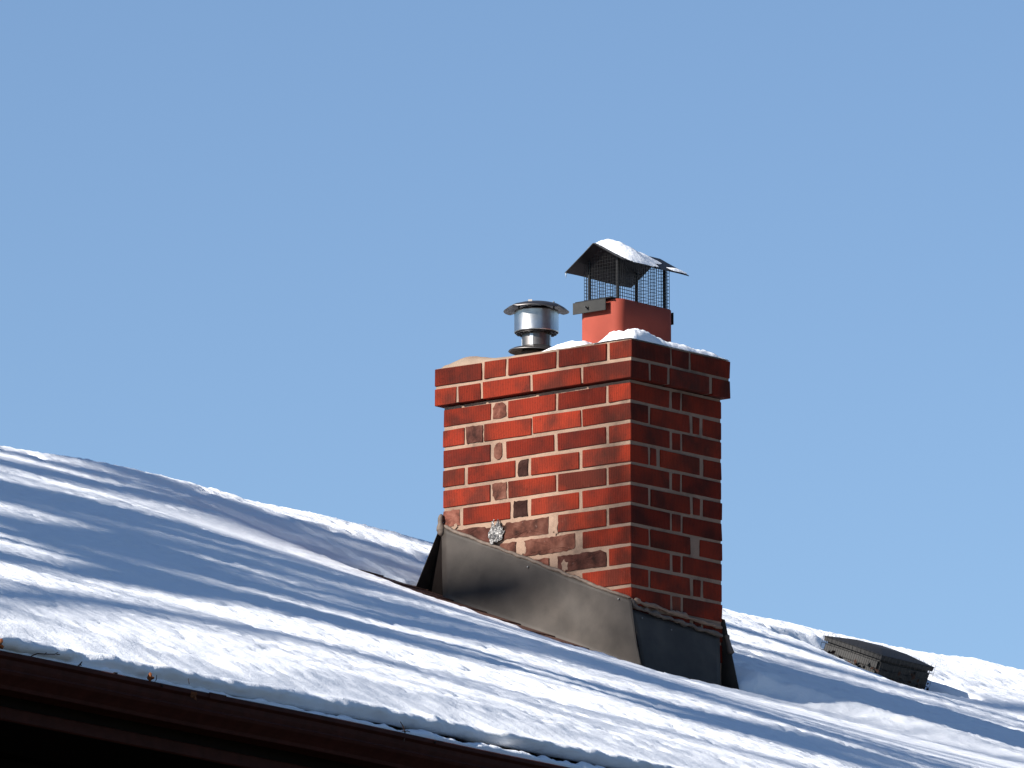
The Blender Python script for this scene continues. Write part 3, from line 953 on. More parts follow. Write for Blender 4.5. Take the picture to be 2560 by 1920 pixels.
# ================================================================ snow lumps
def snow_lump(name, X, Y, top, base, label, step=0.004, cat="snow"):
    """height-field lump: top(X,Y) and base(X,Y) arrays; kept where top>base"""
    nx, ny = X.shape
    th = top - base
    keep = th > 0
    V = []; F = []
    idt = -np.ones(X.shape, int); idb = -np.ones(X.shape, int)
    for i in range(nx - 1):
        for j in range(ny - 1):
            q = [(i, j), (i + 1, j), (i + 1, j + 1), (i, j + 1)]
            if any(keep[a] for a in q):
                for a in q:
                    if idt[a] < 0:
                        idt[a] = len(V); V.append((X[a], Y[a], max(top[a], base[a] - 0.003)))
                        idb[a] = len(V); V.append((X[a], Y[a], base[a] - 0.001))
                F.append([idt[a] for a in q]); F.append([idb[a] for a in q[::-1]])
    me = mesh(name, V, F, True)
    o = link(name, me, M['snow'])
    tag(o, label, cat)
    return o
def gridXY(x0, x1, y0, y1, st):
    return np.meshgrid(np.arange(x0, x1 + st, st), np.arange(y0, y1 + st, st), indexing='ij')
# on the hood
X, Y = gridXY(HX0 - 0.01, HX1 + 0.02, YR - 0.005, HY + 0.06, 0.0035)
hb = np.where(Y > HY, AP - (AP - EL) * (Y - HY) / (YL - HY), AP - (AP - ER) * (HY - Y) / (HY - YR)) + 0.0035
nz = fbm(X * 38, Y * 38, 4, 5)
u = (X - HX0) / (HX1 - HX0); v = (HY - Y) / (HY - YR)
h1 = 0.030 * np.exp(-((u - 0.30) / 0.22) ** 2) * np.clip(1 - ((v - 0.30) / 0.75) ** 2, 0, 1) ** 0.7
h1 = h1 * np.clip((u - 0.02) / 0.10, 0, 1)
h2 = 0.011 * np.exp(-((u - 0.62) / 0.16) ** 2) * np.clip(1 - ((v - 0.40) / 0.30) ** 2, 0, 1)
h3 = 0.009 * np.exp(-((u - 0.86) / 0.13) ** 2) * np.clip(1 - ((v - 0.90) / 0.14) ** 2, 0, 1)
h4 = 0.006 * np.exp(-((u - 0.1) / 0.12) ** 2) * np.exp(-((v + 0.16) / 0.2) ** 2)
hh = h1 + h2 + h3 + h4
snow_lump("snow_patch", X, Y, hb + hh * (1 + 0.16 * nz) - 0.0035, hb, "small snow mound melting on the peak of the black chimney cap hood")
# on the crown along the shaded edge
X, Y = gridXY(-OV + 0.002, CH_W + OV - 0.001, -OV + 0.002, 0.15, 0.004)
nz = fbm(X * 30, Y * 30, 4, 9); n2 = fbm(X * 9, Y * 9, 2, 4)
hb = 2 * MOD + 0 * X + 0.0015
fx = np.interp(X, [-OV, 0.02, 0.06, 0.11, 0.20, 0.30, 0.37, 0.41, 0.45, CH_W + OV], [0.006, 0.034, 0.040, 0.034, 0.024, 0.020, 0.020, 0.026, 0.012, 0.001])
edge = np.clip((Y + OV - 0.003) / 0.022, 0, 1) ** 0.6 * np.clip((0.14 - Y) / 0.04, 0, 1)
edge *= np.clip((X + OV - 0.000) / 0.020, 0, 1) ** 0.6
snow_lump("snow_ridge", X, Y, hb + fx * edge * (1 + 0.30 * nz + 0.2 * n2), hb, "lumpy snow ridge on the shaded edge of the chimney top beside the flue")
# between flue and vent
X, Y = gridXY(0.0, 0.30, 0.19, 0.42, 0.004)
nz = fbm(X * 30, Y * 30, 4, 15)
hb = 2 * MOD + 0.004 + 0 * X
fy = np.interp(Y, [0.19, 0.22, 0.26, 0.30, 0.34, 0.38, 0.42], [-0.004, 0.024, 0.028, 0.030, 0.026, 0.014, -0.003])
snow_lump("snow_drift", X, Y, hb + fy * np.clip((X - 0.004) / 0.03, 0, 1) ** 0.7 * np.clip((0.30 - X) / 0.08, 0, 1) * (1 + 0.22 * nz), hb, "snow drift on the chimney top between flue tile and steel vent")

# ================================================================ roof snow
def front_t(s):
    base = np.interp(s, [-9.6, -7.6, -7.0, -6.4, -5.8, -5.3, -5.05, -4.92, -4.8, -4.2, -3.5, -2.5, 9.8],
                     [-2.905, -2.905, -2.905, -2.900, -2.885, -2.872, -2.870, -2.835, -2.875, -2.868, -2.865, -2.865, -2.865])
    return base + 0.014 * fbm(s * 4.1, s * 0 + 1.0, 4, 6) + 0.008 * fbm(s * 18, s * 0 + 2.0, 2, 7)
def snow_th(s, t):
    """snow thickness over the roof plane in house coords (arrays)"""
    x = s * cD - t * sD; y = s * sD + t * cD
    low = fbm(s * 0.9, t * 1.3, 3, 31)
    H = 0.078 + 0.014 * low
    # ridge profile from the skyline
    rid = np.interp(s, [-9, -1.04, -0.62, -0.19, 0.09, 0.17, 0.48, 0.71, 1.36, 2.2, 3.18, 3.56, 3.83, 4.44, 4.59, 4.81, 5.04, 5.2, 6, 9.8],
                    [0.06, 0.062, 0.082, 0.088, 0.082, 0.074, 0.076, 0.080, 0.074, 0.078, 0.079, 0.086, 0.088, 0.098, 0.104, 0.120, 0.118, 0.120, 0.11, 0.1])
    wr = np.clip((t - 0.9) / 0.75, 0, 1); wr = wr * wr * (3 - 2 * wr)
    H = H * (1 - wr) + (rid + 0.012) * wr
    # crest lump with a shaded scarp below it (left) and one on the far right
    l1 = np.exp(-((s + 0.25) / 0.42) ** 4)
    scarp = 1 / (1 + np.exp(-(t - 1.60 - 0.03 * fbm(s * 4, t * 0, 2, 3)) / 0.012))
    H = H - l1 * (1 - scarp) * 0.012 * np.clip((t - 1.0) / 0.5, 0, 1)
    l2 = np.exp(-((s - 4.9) / 0.6) ** 4)
    H = H - 0.0 * l2 * (1 - 1 / (1 + np.exp(-(t - 1.58) / 0.012))) * 0.012 * np.clip((t - 1.0) / 0.5, 0, 1)
    # undulation elongated along the drift direction and crust
    H = H + 0.004 * fbm(s * 2.2 + t * 1.2, t * 5, 3, 12)
    H = H + 0.0022 * fbm(s * 13, t * 18, 3, 13) + 0.0046 * fbm(s * 42, t * 46, 3, 14)
    pit = np.clip(fbm(s * 19 + t * 3, t * 24, 3, 41) - 0.24, 0, 1)
    H = H - 0.030 * pit
    # rough crusty field upslope-left of the chimney
    rg_ = np.exp(-((s + 0.2) / 0.75) ** 2 - ((t - 1.12) / 0.26) ** 2)
    H = H + rg_ * (0.030 * fbm(s * 5, t * 18, 4, 17) + 0.006)
    # downhill rough lumps above the eave notch
    eb = np.exp(-((t + 2.72) / 0.10) ** 2)
    H = H + eb * 0.022 * fbm(s * 9, t * 14, 4, 19)
    # melt-out around the chimney
    nse = fbm(s * 9, t * 9, 3, 23) * 0.020 + fbm(s * 30, t * 30, 2, 24) * 0.008
    dxl = np.maximum(-0.03 - x, 0); dxr = np.maximum(x - CH_W - 0.01, 0)
    dyf = np.maximum(-0.075 - y, 0); dyb = np.maximum(y - CH_L - 0.115, 0)
    d = np.hypot(np.maximum(dxl, dxr), np.maximum(dyf, dyb))
    inside = (d == 0)
    # how bare it is differs by side
    d0 = 0.075 + 0.19 * (dxl > 0) * np.clip(1 - dyf / 0.10, 0, 1)
    ss_ = lambda v: np.clip(v, 0, 1) ** 2 * (3 - 2 * np.clip(v, 0, 1))
    wr2 = ss_((dxr / (dxr + dyf * 2.2 + 1e-6)) * 1.4 - 0.35) * (dxr > 0)
    wb2 = ss_((dyb / (dyb + dxl * 1.2 + 1e-6)) * 1.3 - 0.2) * (dyb > 0)
    slope = 0.048 + 0.55 * wr2 + 0.10 * ss_((y - CH_L * 0.7) / 0.7) * (1 - wr2)
    d0 = d0 * (1 - np.maximum(wr2, 0.6 * wb2))
    c = slope * (d - d0 + nse) + np.where(d - d0 + nse > 0, 0.010, -0.012)
    c = np.where(inside, -0.03, c)
    H = np.minimum(H, c)
    rough2 = np.exp(-(d / 0.9) ** 2) * np.clip(H / 0.02, 0, 1)
    H = H + rough2 * (0.010 * fbm(s * 6, t * 26, 4, 91) + 0.004 * fbm(s * 28, t * 40, 2, 92))
    # crack running upslope-left from the back corner
    cx = [-0.34, -0.257, -0.149, -0.095, 0.013, 0.07, 0.14]; ct = [1.04, 1.013, 0.963, 0.915, 0.872, 0.84, 0.80]
    tc = np.interp(s, cx, ct) + 0.006 * fbm(s * 25, s * 0, 2, 27)
    wd = np.interp(s, [-0.40, -0.25, -0.1, 0.05, 0.14, 0.2], [0.0, 0.014, 0.035, 0.055, 0.06, 0.0])
    cr = np.abs(t - tc) - wd
    H = np.where((wd > 0.001) & (s > -0.4) & (s < 0.2), np.minimum(H, cr * 0.5 + 0.002), H)
    # hole around the roof vent
    vx0, vx1, vt0, vt1 = 3.10, 3.58, 1.00, 1.44
    H = H * (1 - 0.55 * np.exp(-((s - 3.2) / 0.5) ** 2 - ((t - 0.8) / 0.35) ** 2))
    e = np.hypot(np.maximum(np.maximum(vx0 - s, s - vx1), 0), np.maximum(np.maximum(vt0 - t, t - vt1), 0))
    H = np.minimum(H, np.where(e == 0, -0.02, (e - 0.012 + 0.02 * fbm(s * 12, t * 12, 3, 29)) * 1.1))
    return H
def roof_snow():
    s = np.concatenate([np.arange(-9.58, -7.6, 0.04), np.arange(-7.6, 5.6, 0.0115), np.arange(5.6, 9.78, 0.04)])
    tf = front_t(s)
    # rows: profile of the front face then the field
    Hs = snow_th(s, tf + 0.09)
    Hf = np.interp(s, [-9.6, -6.8, -6, -5.4, -4.9, -3.5, 9.8], [0.016, 0.016, 0.026, 0.045, 0.045, 0.050, 0.050])
    wl = np.interp(s, [-9.6, -6.2, -5.2, 9.8], [0.24, 0.24, 0.15, 0.15])
    extra = 0.006 * fbm(s * 9, s * 0 + 5, 3, 51)
    zb = Z0 + SL * T_EAVE
    hang = np.interp(s, [-9.6, -6.6, -5.6, -5.0, 9.8], [0.035, 0.032, 0.012, -0.002, -0.002])
    prof = [(0.040, -0.2, 0.0), (0.004, -0.12, 0.2), (-0.010, 0.12, 0.6), (-0.017, 0.35, 1), (-0.016, 0.55, 1), (-0.008, 0.74, 1), (0.006, 0.88, 0.8), (0.026, 0.97, 0.5)]
    rows_t = []; rows_z = []
    for k, (dt, f, a) in enumerate(prof):
        nz = a * (0.010 * fbm(s * 14, s * 0 + f * 4.0, 3, 61) + 0.004 * fbm(s * 45, s * 0 + f * 9.0, 2, 62))
        tt = tf + dt - nz
        bot = zb - hang
        z = bot + (zb + Hf + extra - bot) * f + (0.004 * fbm(s * 20, s * 0 + f * 5, 2, 63) if a > 0.4 else 0)
        if k == 0: z = bot + 0.004
        if k == 1: z = bot - 0.002
        rows_t.append(tt); rows_z.append(z)
    nfield = 330
    fr = np.linspace(0, 1, nfield) ** 1.0
    t0 = tf + 0.050
    T1 = 1.95
    for f in fr:
        t = t0 + (T1 - t0) * f
        H = snow_th(s, t)
        dd = (t - tf)
        wgt = np.exp(-((dd - 0.05) / wl))
        base = np.where(t < T_RIDGE, Z0 + SL * t, Z0 + SL * (2 * T_RIDGE - t))
        # round the ridge
        k_ = 0.05
        base = -k_ * np.log(np.exp(-(Z0 + SL * t) / k_) + np.exp(-(Z0 + SL * (2 * T_RIDGE - t)) / k_)) + k_ * 0.69 * np.exp(-((t - T_RIDGE) / 0.12) ** 2) * 0.75
        z = base + H * (1 - wgt) + (Hf + extra) * wgt
        rows_t.append(t); rows_z.append(z)
    for f in np.linspace(0.05, 1, 24):
        t = np.full_like(s, T1 + (2 * T_RIDGE - T_EAVE + 0.03 - T1) * f)
        rows_t.append(t); rows_z.append(Z0 + SL * (2 * T_RIDGE - t) + 0.085)
    Tm = np.array(rows_t); Zm = np.array(rows_z); Sm = np.broadcast_to(s, Tm.shape)
    nr, nc = Tm.shape
    co = np.empty((nr, nc, 3), np.float32)
    co[..., 0] = Sm * cD - Tm * sD; co[..., 1] = Sm * sD + Tm * cD; co[..., 2] = Zm
    me = bpy.data.meshes.new("roof_snow")
    me.vertices.add(nr * nc); me.vertices.foreach_set('co', co.ravel())
    i, j = np.meshgrid(np.arange(nr - 1), np.arange(nc - 1), indexing='ij')
    a = i * nc + j
    q = np.stack([a, a + 1, a + nc + 1, a + nc], -1).reshape(-1, 4).astype(np.int32)
    me.loops.add(q.size); me.loops.foreach_set('vertex_index', q.ravel())
    me.polygons.add(len(q)); me.polygons.foreach_set('loop_start', np.arange(0, q.size, 4, dtype=np.int32))
    me.polygons.foreach_set('loop_total', np.full(len(q), 4, np.int32))
    me.update(calc_edges=True); me.validate()
    me.polygons.foreach_set('use_smooth', np.ones(len(me.polygons), bool))
    return me
rs = link("roof_snow", roof_snow(), M['snow'])
tag(rs, "blanket of crusty snow on the house roof streaked with tree shadows", "snow", None, 'stuff')

# snow lying in the gutter
def gutter_snow():
    s = np.arange(-7.6, 3.0, 0.012)
    top = np.interp(s, [-7.6, -6.0, -5.3, -4.9, -4.5, -4.1, -3.5, 3], [0.016, 0.018, 0.022, 0.022, 0.026, 0.016, 0.012, 0.012]) + 0.010 * fbm(s * 6, s * 0, 4, 71) + 0.004 * fbm(s * 26, s * 0, 2, 72)
    prof = [(-0.052, -0.02, 0), (-0.056, -0.002, 0), (-0.058, 0.35, 0.5), (-0.046, 0.8, 1), (-0.030, 1.0, 1), (-0.010, 0.95, 1), (0.012, 0.7, 1), (0.030, 0.2, 0.6), (0.038, -0.05, 0)]
    V = []; nr = len(prof)
    tc = T_FASC - 0.06
    R_ = []
    for (dt, f, a) in prof:
        nz = a * 0.35 * fbm(s * 30, s * 0 + dt * 60, 3, 73)
        R_.append((tc + dt + 0.0 * s, GZ + (top * (f + nz) if f > 0 else f * 0.8 + 0 * s)))
    V = []
    for i in range(len(s)):
        for k in range(nr):
            V.append(H2W(s[i], R_[k][0][i], R_[k][1][i]))
    F = [(i * nr + k, i * nr + k + 1, (i + 1) * nr + k + 1, (i + 1) * nr + k) for i in range(len(s) - 1) for k in range(nr - 1)]
    return mesh("gutter_snow", V, F, True)
tag(link("gutter_snow", gutter_snow(), M['snow']), "lumpy strip of snow filling the brown gutter", "snow", None, 'stuff')

# ================================================================ roof vent
RV = Vector(H2W(3.16, 1.11, roofz(1.11)))
rv = empty("roof_vent", RV, DEL)
rv.scale = (1.20, 1.0, 1.0)
tag(rv, "low charcoal box vent in a wire guard half buried in roof snow at the right", "roof vent")
A = math.atan(SL)
tilt = Matrix.Rotation(A, 4, 'X')
def RVP(name, bm, mat, smooth=False):
    o = link(name, from_bm(name, bm, smooth), mat, rv)
    o.rotation_euler = (A, 0, 0)
    return o
bm = bmesh.new(); add_box(bm, (0.010, 0.010, -0.01), (0.290, 0.260, 0.0945)); bmesh.ops.bevel(bm, geom=bm.edges[:], offset=0.008, segments=2, affect='EDGES')
RVP("body", bm, M['plastic'])
bm = bmesh.new()
lo_ = [bm.verts.new(v) for v in ((0.008, 0.008, 0.095), (0.292, 0.008, 0.095), (0.292, 0.262, 0.095), (0.008, 0.262, 0.095))]
lo2 = [bm.verts.new(v) for v in ((0.006, 0.006, 0.112), (0.294, 0.006, 0.112), (0.294, 0.264, 0.112), (0.006, 0.264, 0.112))]
hi_ = [bm.verts.new(v) for v in ((0.080, 0.080, 0.130), (0.220, 0.080, 0.130), (0.220, 0.190, 0.130), (0.080, 0.190, 0.130))]
for a, b in ((lo_, lo2), (lo2, hi_)):
    for k in range(4): bm.faces.new((a[k], a[(k + 1) % 4], b[(k + 1) % 4], b[k]))
bm.faces.new(hi_); bm.faces.new(lo_[::-1])
RVP("lid", bm, M['plastic'])
bm = bmesh.new()
def gw(p0, p1, n):
    for i in range(n + 1):
        f = i / n
        x = p0[0] + (p1[0] - p0[0]) * f; y = p0[1] + (p1[1] - p0[1]) * f
        jx = random.uniform(-1, 1) * 0.003
        tube(bm, [(x, y, -0.01), (x + jx * 0.3, y, 0.09), (x + jx, y + jx, 0.116 + random.uniform(0, 0.012))], 0.0007, 3, False)
    for z in (0.012, 0.037, 0.062, 0.087, 0.110):
        tube(bm, [(p0[0], p0[1], z), ((p0[0] + p1[0]) / 2, (p0[1] + p1[1]) / 2, z + random.uniform(-1, 1) * 0.002), (p1[0], p1[1], z)], 0.0007, 3, False)
c4 = ((0.004, 0.004), (0.296, 0.004), (0.296, 0.266), (0.004, 0.266))
for k in range(4): gw(c4[k], c4[(k + 1) % 4], 14)
RVP("wire_guard", bm, M['wire'])
bm = bmesh.new()
rr = random.Random(5)
for k in range(70):
    if rr.random() < 0.5: p = Vector((rr.uniform(0.0, 0.29), rr.uniform(-0.004, 0.006), rr.uniform(0.0, 0.075)))
    else: p = Vector((rr.uniform(-0.004, 0.006), rr.uniform(0.0, 0.26), rr.uniform(0.0, 0.07)))
    m_ = Matrix.Translation(p) @ Matrix.Rotation(rr.uniform(0, 6.28), 4, Vector((rr.random(), rr.random(), rr.random() + 0.1)).normalized())
    sz = rr.uniform(0.006, 0.014)
    vv = [bm.verts.new(m_ @ Vector(q)) for q in ((-sz, 0, 0), (0, -sz * 0.5, 0.002), (sz, 0, 0.001), (0, sz * 0.5, -0.002))]
    bm.faces.new(vv)
lf_ = RVP("caught_leaves", bm, M['twig'])
lf_['kind'] = 'stuff'

# ================================================================ leaves and twigs on the gutter
def leaf(s, t, z, size, rot, label, lean=0.3):
    bm = bmesh.new()
    out = [(0, 0), (0.25, 0.28), (0.42, 0.35), (0.40, 0.55), (0.18, 0.62), (0.16, 0.85), (0, 1.0), (-0.14, 0.82), (-0.2, 0.6), (-0.36, 0.5), (-0.34, 0.3), (-0.15, 0.2)]
    top = [bm.verts.new((x * size, 0.12 * size * math.sin(x * 6 + y * 3), y * size)) for x, y in out]
    bt = [bm.verts.new((v.co.x, v.co.y + 0.0012, v.co.z)) for v in top]
    c1 = bm.verts.new((0, -0.10 * size, 0.5 * size)); c2 = bm.verts.new((0, -0.10 * size + 0.0012, 0.5 * size))
    n = len(top)
    for k in range(n):
        j = (k + 1) % n
        bm.faces.new((c1, top[k], top[j])); bm.faces.new((c2, bt[j], bt[k])); bm.faces.new((top[k], bt[k], bt[j], top[j]))
    o = link("dry_leaf", from_bm("dry_leaf", bm), M['leaf'])
    o.location = H2W(s, t, z)
    o.rotation_euler = (lean, rot, DEL - 0.5)
    tag(o, label, "leaf", "dry leaves caught on the gutter")
    return o
leaf(-7.045, -2.935, GZ - 0.004, 0.034, 0.5, "orange brown leaf standing on the gutter at the left picture edge", 0.1)
leaf(-6.425, -2.932, GZ - 0.004, 0.025, 0.0, "upright narrow brown leaf on the gutter lip beside a short stem", 0.1)
leaf(-6.262, -2.938, GZ - 0.006, 0.026, 2.6, "pointed brown leaf hanging stem up on the gutter lip, rightmost of the leaves", 0.05)
def twig(lines, label, r=0.0016):
    bm = bmesh.new()
    for L in lines:
        tube(bm, [Vector(H2W(*p)) for p in L], [r * (1 - 0.4 * i / max(1, len(L) - 1)) for i in range(len(L))], 5)
    o = link("twig", from_bm("twig", bm), M['twig'])
    return tag(o, label, "twig", "twigs caught on the gutter")
g_ = GZ
twig([[(-6.905, -2.931, g_ - 0.002), (-6.875, -2.930, g_ + 0.010), (-6.840, -2.930, g_ + 0.013), (-6.805, -2.930, g_ + 0.017), (-6.792, -2.930, g_ + 0.024)],
      [(-6.845, -2.930, g_ + 0.012), (-6.838, -2.930, g_ + 0.017)], [(-6.797, -2.930, g_ + 0.018), (-6.785, -2.930, g_ + 0.019)]], "thin forked reddish twig leaning over the gutter lip near the left edge")
twig([[(-6.715, -2.931, g_ - 0.003), (-6.706, -2.931, g_ + 0.005), (-6.698, -2.931, g_ + 0.012)], [(-6.706, -2.931, g_ + 0.004), (-6.700, -2.931, g_ + 0.003)]], "tiny dark twig end on the gutter between the forked twig and the leaves", 0.0022)
twig([[(-6.575, -2.931, g_ - 0.003), (-6.568, -2.931, g_ + 0.001), (-6.556, -2.931, g_ + 0.002)]], "dark stub of a bud lying on the gutter lip left of the upright leaf", 0.003)
twig([[(-6.405, -2.931, g_ - 0.002), (-6.398, -2.931, g_ + 0.006), (-6.396, -2.931, g_ + 0.018)]], "short bent stem right beside the upright brown leaf", 0.0013)
twig([[(-6.272, -2.938, g_ + 0.010), (-6.277, -2.938, g_ + 0.024)]], "fine stem of the hanging pointed leaf", 0.001)
twig([[(-5.352, -2.931, g_ - 0.022), (-5.345, -2.932, g_ - 0.004), (-5.350, -2.932, g_ + 0.008), (-5.357, -2.932, g_ + 0.018), (-5.368, -2.932, g_ + 0.027)],
      [(-5.350, -2.932, g_ + 0.004), (-5.338, -2.932, g_ + 0.007), (-5.326, -2.932, g_ + 0.006)], [(-5.350, -2.932, g_ + 0.006), (-5.360, -2.932, g_ + 0.004)]], "dark broken twig with a curled stem over the gutter in the middle of the picture", 0.0018)

# icicle on the hood corner
bm = bmesh.new()
tube(bm, [(HX0 + 0.003, YL - 0.002, EL - 0.0005), (HX0 + 0.003, YL - 0.002, EL - 0.009), (HX0 + 0.003, YL - 0.002, EL - 0.018)], [0.0028, 0.0020, 0.0004], 8)
tag(link("icicle", from_bm("icicle", bm, True), M['ice']), "short icicle hanging from the left tip of the chimney cap hood", "icicle")

# ================================================================ bare trees toward the sun
TV = Vector((math.cos(SUN_TRAVEL), math.sin(SUN_TRAVEL), 0)); NV = Vector((-math.sin(SUN_TRAVEL), math.cos(SUN_TRAVEL), 0))
TE = math.tan(SUN_EL)
def roof_at(a, q):
    x = TV.x * a + NV.x * q; y = TV.y * a + NV.y * q
    return roofz(W2H(x, y)[1]) + 0.085
def limb_pts(lst, A0):
    """(a,q,halfwidth) on the roof -> limb points in the upright plane a=A0"""
    out = []
    for a, q, r in lst:
        out.append((TV * A0 + NV * q + Vector((0, 0, roof_at(a, q) + (a - A0) * TE)), r))
    out.sort(key=lambda p: p[0].z)
    return out
def tree(name_lab, A0, qbase, limbs, twigs, seed, rb=0.30, ext=0.7):
    rr = random.Random(seed)
    base = TV * A0 + NV * qbase; base.z = GROUND_Z - 0.1
    t = empty("bare_tree", base)
    tag(t, name_lab, "tree", "bare trees beside the house")
    trunk = bmesh.new()
    fork = base + Vector((0, 0, 4.3))
    tube(trunk, [base, base + Vector((0.05, 0, 1.2)), base + Vector((0, 0.06, 2.8)), fork, fork + Vector((0, 0, 0.7))], [rb * 1.35, rb * 1.05, rb * 0.95, rb * 0.9, rb * 0.5], 12)
    for v in trunk.verts: v.co -= base
    link("trunk", from_bm("trunk", trunk, True), M['bark'], t)
    crown = bmesh.new()
    ends = []
    split = []
    for L in limbs:
        rm = max(p[2] for p in L)
        if rm < 0.09:
            split.append(L); continue
        nb = 2 + int(rm / 0.09)
        for b_ in range(nb):
            o_ = -1 + 2 * (b_ + rr.uniform(0.15, 0.85)) / nb
            ph_ = rr.uniform(0, 6.28)
            split.append([(a, q + r * (o_ + 0.22 * math.sin(ph_ + a * 1.7)), rm * rr.uniform(0.9, 1.4) / nb * (0.55 + 0.45 * r / rm)) for a, q, r in L])
    for L in split:
        P = limb_pts(L, A0)
        pts = [fork.copy(), fork.lerp(P[0][0], 0.5) + NV * 0.1] + [p for p, r in P]
        rad = [P[0][1] * 1.3, P[0][1] * 1.1] + [r for p, r in P]
        d = (pts[-1] - pts[-2]).normalized(); d = (d + Vector((0, 0, 0.8))).normalized()
        top = pts[-1]
        for k in range(1, 5):
            pts.append(top + d * ext * k + NV * rr.uniform(-0.12, 0.12)); rad.append(P[-1][1] * (1 - k / 4.6))
        tube(crown, pts, rad, 9)
        for i in range(2, len(pts)):
            ends.append((pts[i], rad[i]))
    for k in range(twigs):
        p, r = rr.choice(ends)
        p = p + Vector((0, 0, rr.uniform(-0.8, 0.8)))
        ang = rr.uniform(-0.55, 0.55)
        d = (Vector((0, 0, 1)) + NV * ang + TV * rr.uniform(-0.4, 0.4)).normalized()
        ln = rr.uniform(0.9, 2.4); r0 = rr.uniform(0.012, 0.034)
        pts = [p]
        for i in range(5):
            d = (d + NV * rr.uniform(-0.12, 0.12) + Vector((0, 0, 0.10))).normalized()
            pts.append(pts[-1] + d * ln / 5)
        tube(crown, pts, [r0 * (1 - i / 5.5) for i in range(6)], 5, False)
        for m_ in range(3):
            q = pts[rr.randrange(1, 5)]
            d2 = (d + NV * rr.uniform(-0.9, 0.9) + TV * rr.uniform(-0.6, 0.6)).normalized()
            tube(crown, [q, q + d2 * 0.35, q + d2 * 0.7 + Vector((0, 0, 0.12))], [r0 * 0.45, r0 * 0.3, r0 * 0.12], 4, False)
    for v in crown.verts: v.co -= base
    c = link("crown", from_bm("crown", crown, True), M['bark'], t)
S1a = [(-3.79, -2.52, .30), (-2.6, -1.75, .34), (-2.19, -1.70, .36), (-1.5, -1.5, .30), (-1.08, -1.65, .28), (-0.82, -1.83, .25), (0.2, -1.95, .22), (1.5, -2.1, .18)]
S1b = [(-4.45, -3.50, .12), (-3.33, -2.85, .16), (-2.81, -2.70, .17), (-2.18, -2.50, .18), (-1.73, -2.60, .22), (-0.82, -2.42, .26), (0.0, -2.5, .26), (1.2, -2.6, .2)]
S2 = [(-5.3, -4.9, .055), (-5.0, -4.6, .055), (-4.45, -4.2, .055), (-4.05, -3.9, .05), (-3.6, -3.65, .042), (-3.2, -3.5, .038), (-2.85, -3.4, .042), (-2.4, -3.4, .035)]
S3 = [(-5.04, -5.3, .025), (-3.74, -4.35, .022), (-3.04, -4.1, .02), (-2.39, -3.98, .018)]
S4 = [(-3.2, -0.95, .26), (-2.77, -0.75, .26), (-2.24, -0.45, .24), (-1.92, -0.40, .18), (-1.55, -0.32, .09), (-1.15, -0.28, .04)]
S6 = [(-3.4, -1.1, .10), (-2.6, -0.85, .12), (-1.9, -0.75, .12), (-1.2, -0.6, .10), (-0.7, -0.4, .07)]
S7 = [(-2.6, 0.1, .18), (-1.9, 0.40, .18), (-1.4, 0.60, .15), (-0.9, 0.85, .11), (-0.5, 1.05, .07)]
S8 = [(-3.4, -1.45, .14), (-2.9, -1.2, .16), (-2.3, -1.0, .14), (-1.7, -0.9, .10), (-1.1, -0.8, .06)]
F1 = [(-0.9, .95, .05), (-0.45, .74, .075), (-0.15, .50, .085), (0.08, .36, .05)]
S5 = [(-1.62, 0.98, .08), (-0.9, 1.2, .08), (-0.54, 1.22, .07), (-0.3, 1.16, .06), (0.3, 1.10, .05)]
R2 = [(1.36, 1.36, .08), (1.87, 1.27, .09), (2.45, 1.23, .08), (3.2, 1.2, .06)]
R3 = [(1.98, 2.1, .12), (2.4, 2.05, .12), (2.95, 2.15, .11), (3.38, 2.3, .1)]
tree("bare tree with two heavy limbs, middle of the row beside the house", -14.0, -1.9, [S1a, S1b], 60, 3, 0.34)
tree("bare tree with a bent limb, nearest the eave side", -14.6, -4.4, [S2, S3], 8, 5, 0.24)
tree("bare tree with slender upright limbs, on the ridge side of the row", -15.4, 0.9, [S4, S5, S6, S7, S8, F1, R2, R3], 46, 9, 0.26, 0.10)

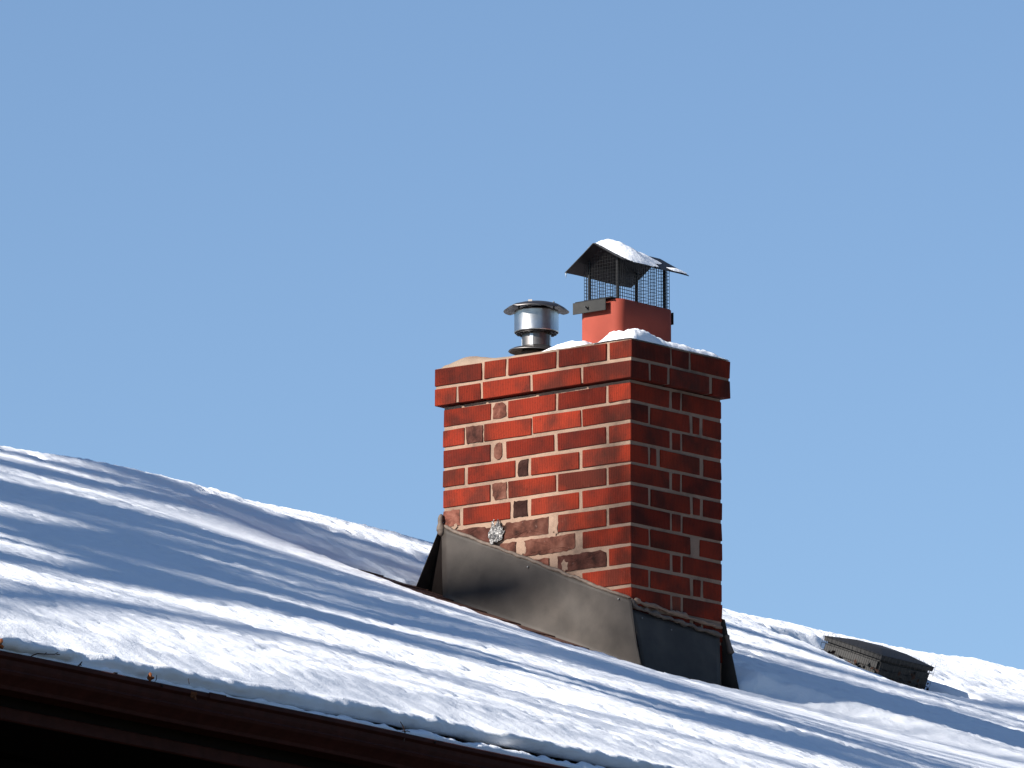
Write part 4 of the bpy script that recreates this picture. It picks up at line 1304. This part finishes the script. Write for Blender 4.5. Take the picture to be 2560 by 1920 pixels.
# ================================================================ unseen evergreens, added to block the low sky and darken the shaded faces
M['needle'] = simple("dark_spruce_needles", (0.022, 0.040, 0.018), 0.85, 0.0, 0.5, 6, 0.0, 0.2)
def spruce_crown(h, rad, seed):
    rr = random.Random(seed)
    bm = bmesh.new()
    z = 1.2
    while z < h - 0.15:
        f = 1 - (z - 1.2) / (h - 1.2)
        R_ = rad * (f ** 0.85) * rr.uniform(0.85, 1.1) + 0.12
        nb = int(7 + 8 * f); a0 = rr.uniform(0, 6.28)
        for k in range(nb):
            a = a0 + 6.28 * k / nb + rr.uniform(-0.2, 0.2)
            L = R_ * rr.uniform(0.75, 1.12); dr = rr.uniform(0.12, 0.34) * L
            ca, sa = math.cos(a), math.sin(a)
            for q in range(5):
                u0 = L * (0.12 + 0.88 * q / 5); u1 = L * (0.12 + 0.88 * (q + 1.25) / 5)
                wd = 0.34 * L * (1 - q / 6.5) * rr.uniform(0.7, 1.2)
                z0 = z - dr * (u0 / L) ** 1.2; z1 = z - dr * (u1 / L) ** 1.2
                sg = rr.uniform(-0.08, 0.08)
                P = [(u0, -wd * 0.5, z0 - 0.10), (u0 * 0.9, 0, z0 + 0.05), (u0, wd * 0.5, z0 - 0.10 + sg), (u1, 0.05 * wd, z1 - 0.04)]
                vv = [bm.verts.new((x * ca - y * sa, x * sa + y * ca, zz)) for x, y, zz in P]
                bm.faces.new((vv[0], vv[1], vv[3])); bm.faces.new((vv[1], vv[2], vv[3]))
        z += rr.uniform(0.20, 0.32) * (0.6 + 0.7 * f)
    me = bpy.data.meshes.new("crown"); bm.to_mesh(me); bm.free()
    me.materials.append(M['needle'])
    return me
cr_a = spruce_crown(17.0, 3.4, 1); cr_b = spruce_crown(14.0, 3.0, 2)
bm = bmesh.new(); tube(bm, [(0, 0, -0.1), (0, 0, 6), (0, 0, 14.5)], [0.26, 0.16, 0.03], 10)
tk = from_bm("trunk", bm, True); tk.materials.append(M['bark'])
for k, (x, y, me, sc_, lab) in enumerate([
    (2.0, -19.0, cr_a, 1.0, "tall unseen spruce added to block low sky, opposite the chimney, nearest the house corner"),
    (-6.5, -22.5, cr_b, 1.1, "broad unseen spruce added to block low sky, second in the row toward the viewpoint"),
    (9.5, -17.5, cr_b, 1.15, "unseen spruce added to block low sky, beyond the nearest tall one"),
    (16.5, -15.0, cr_a, 0.95, "unseen spruce added to block low sky, at the far right end of the row"),
    (-14.0, -29.0, cr_a, 1.0, "tall unseen spruce added to block low sky, set back behind the row"),
    (-2.0, -27.5, cr_b, 1.2, "wide unseen spruce added to block low sky, in the second rank of the row")]):
    t = empty("added_spruce", (x, y, GROUND_Z), 0.7 * k)
    t.scale = (sc_, sc_, sc_)
    tag(t, lab, "tree", "unseen spruces added to block low sky")
    o = bpy.data.objects.new("crown", me); COL.objects.link(o); o.parent = t
    o = bpy.data.objects.new("trunk", tk); COL.objects.link(o); o.parent = t
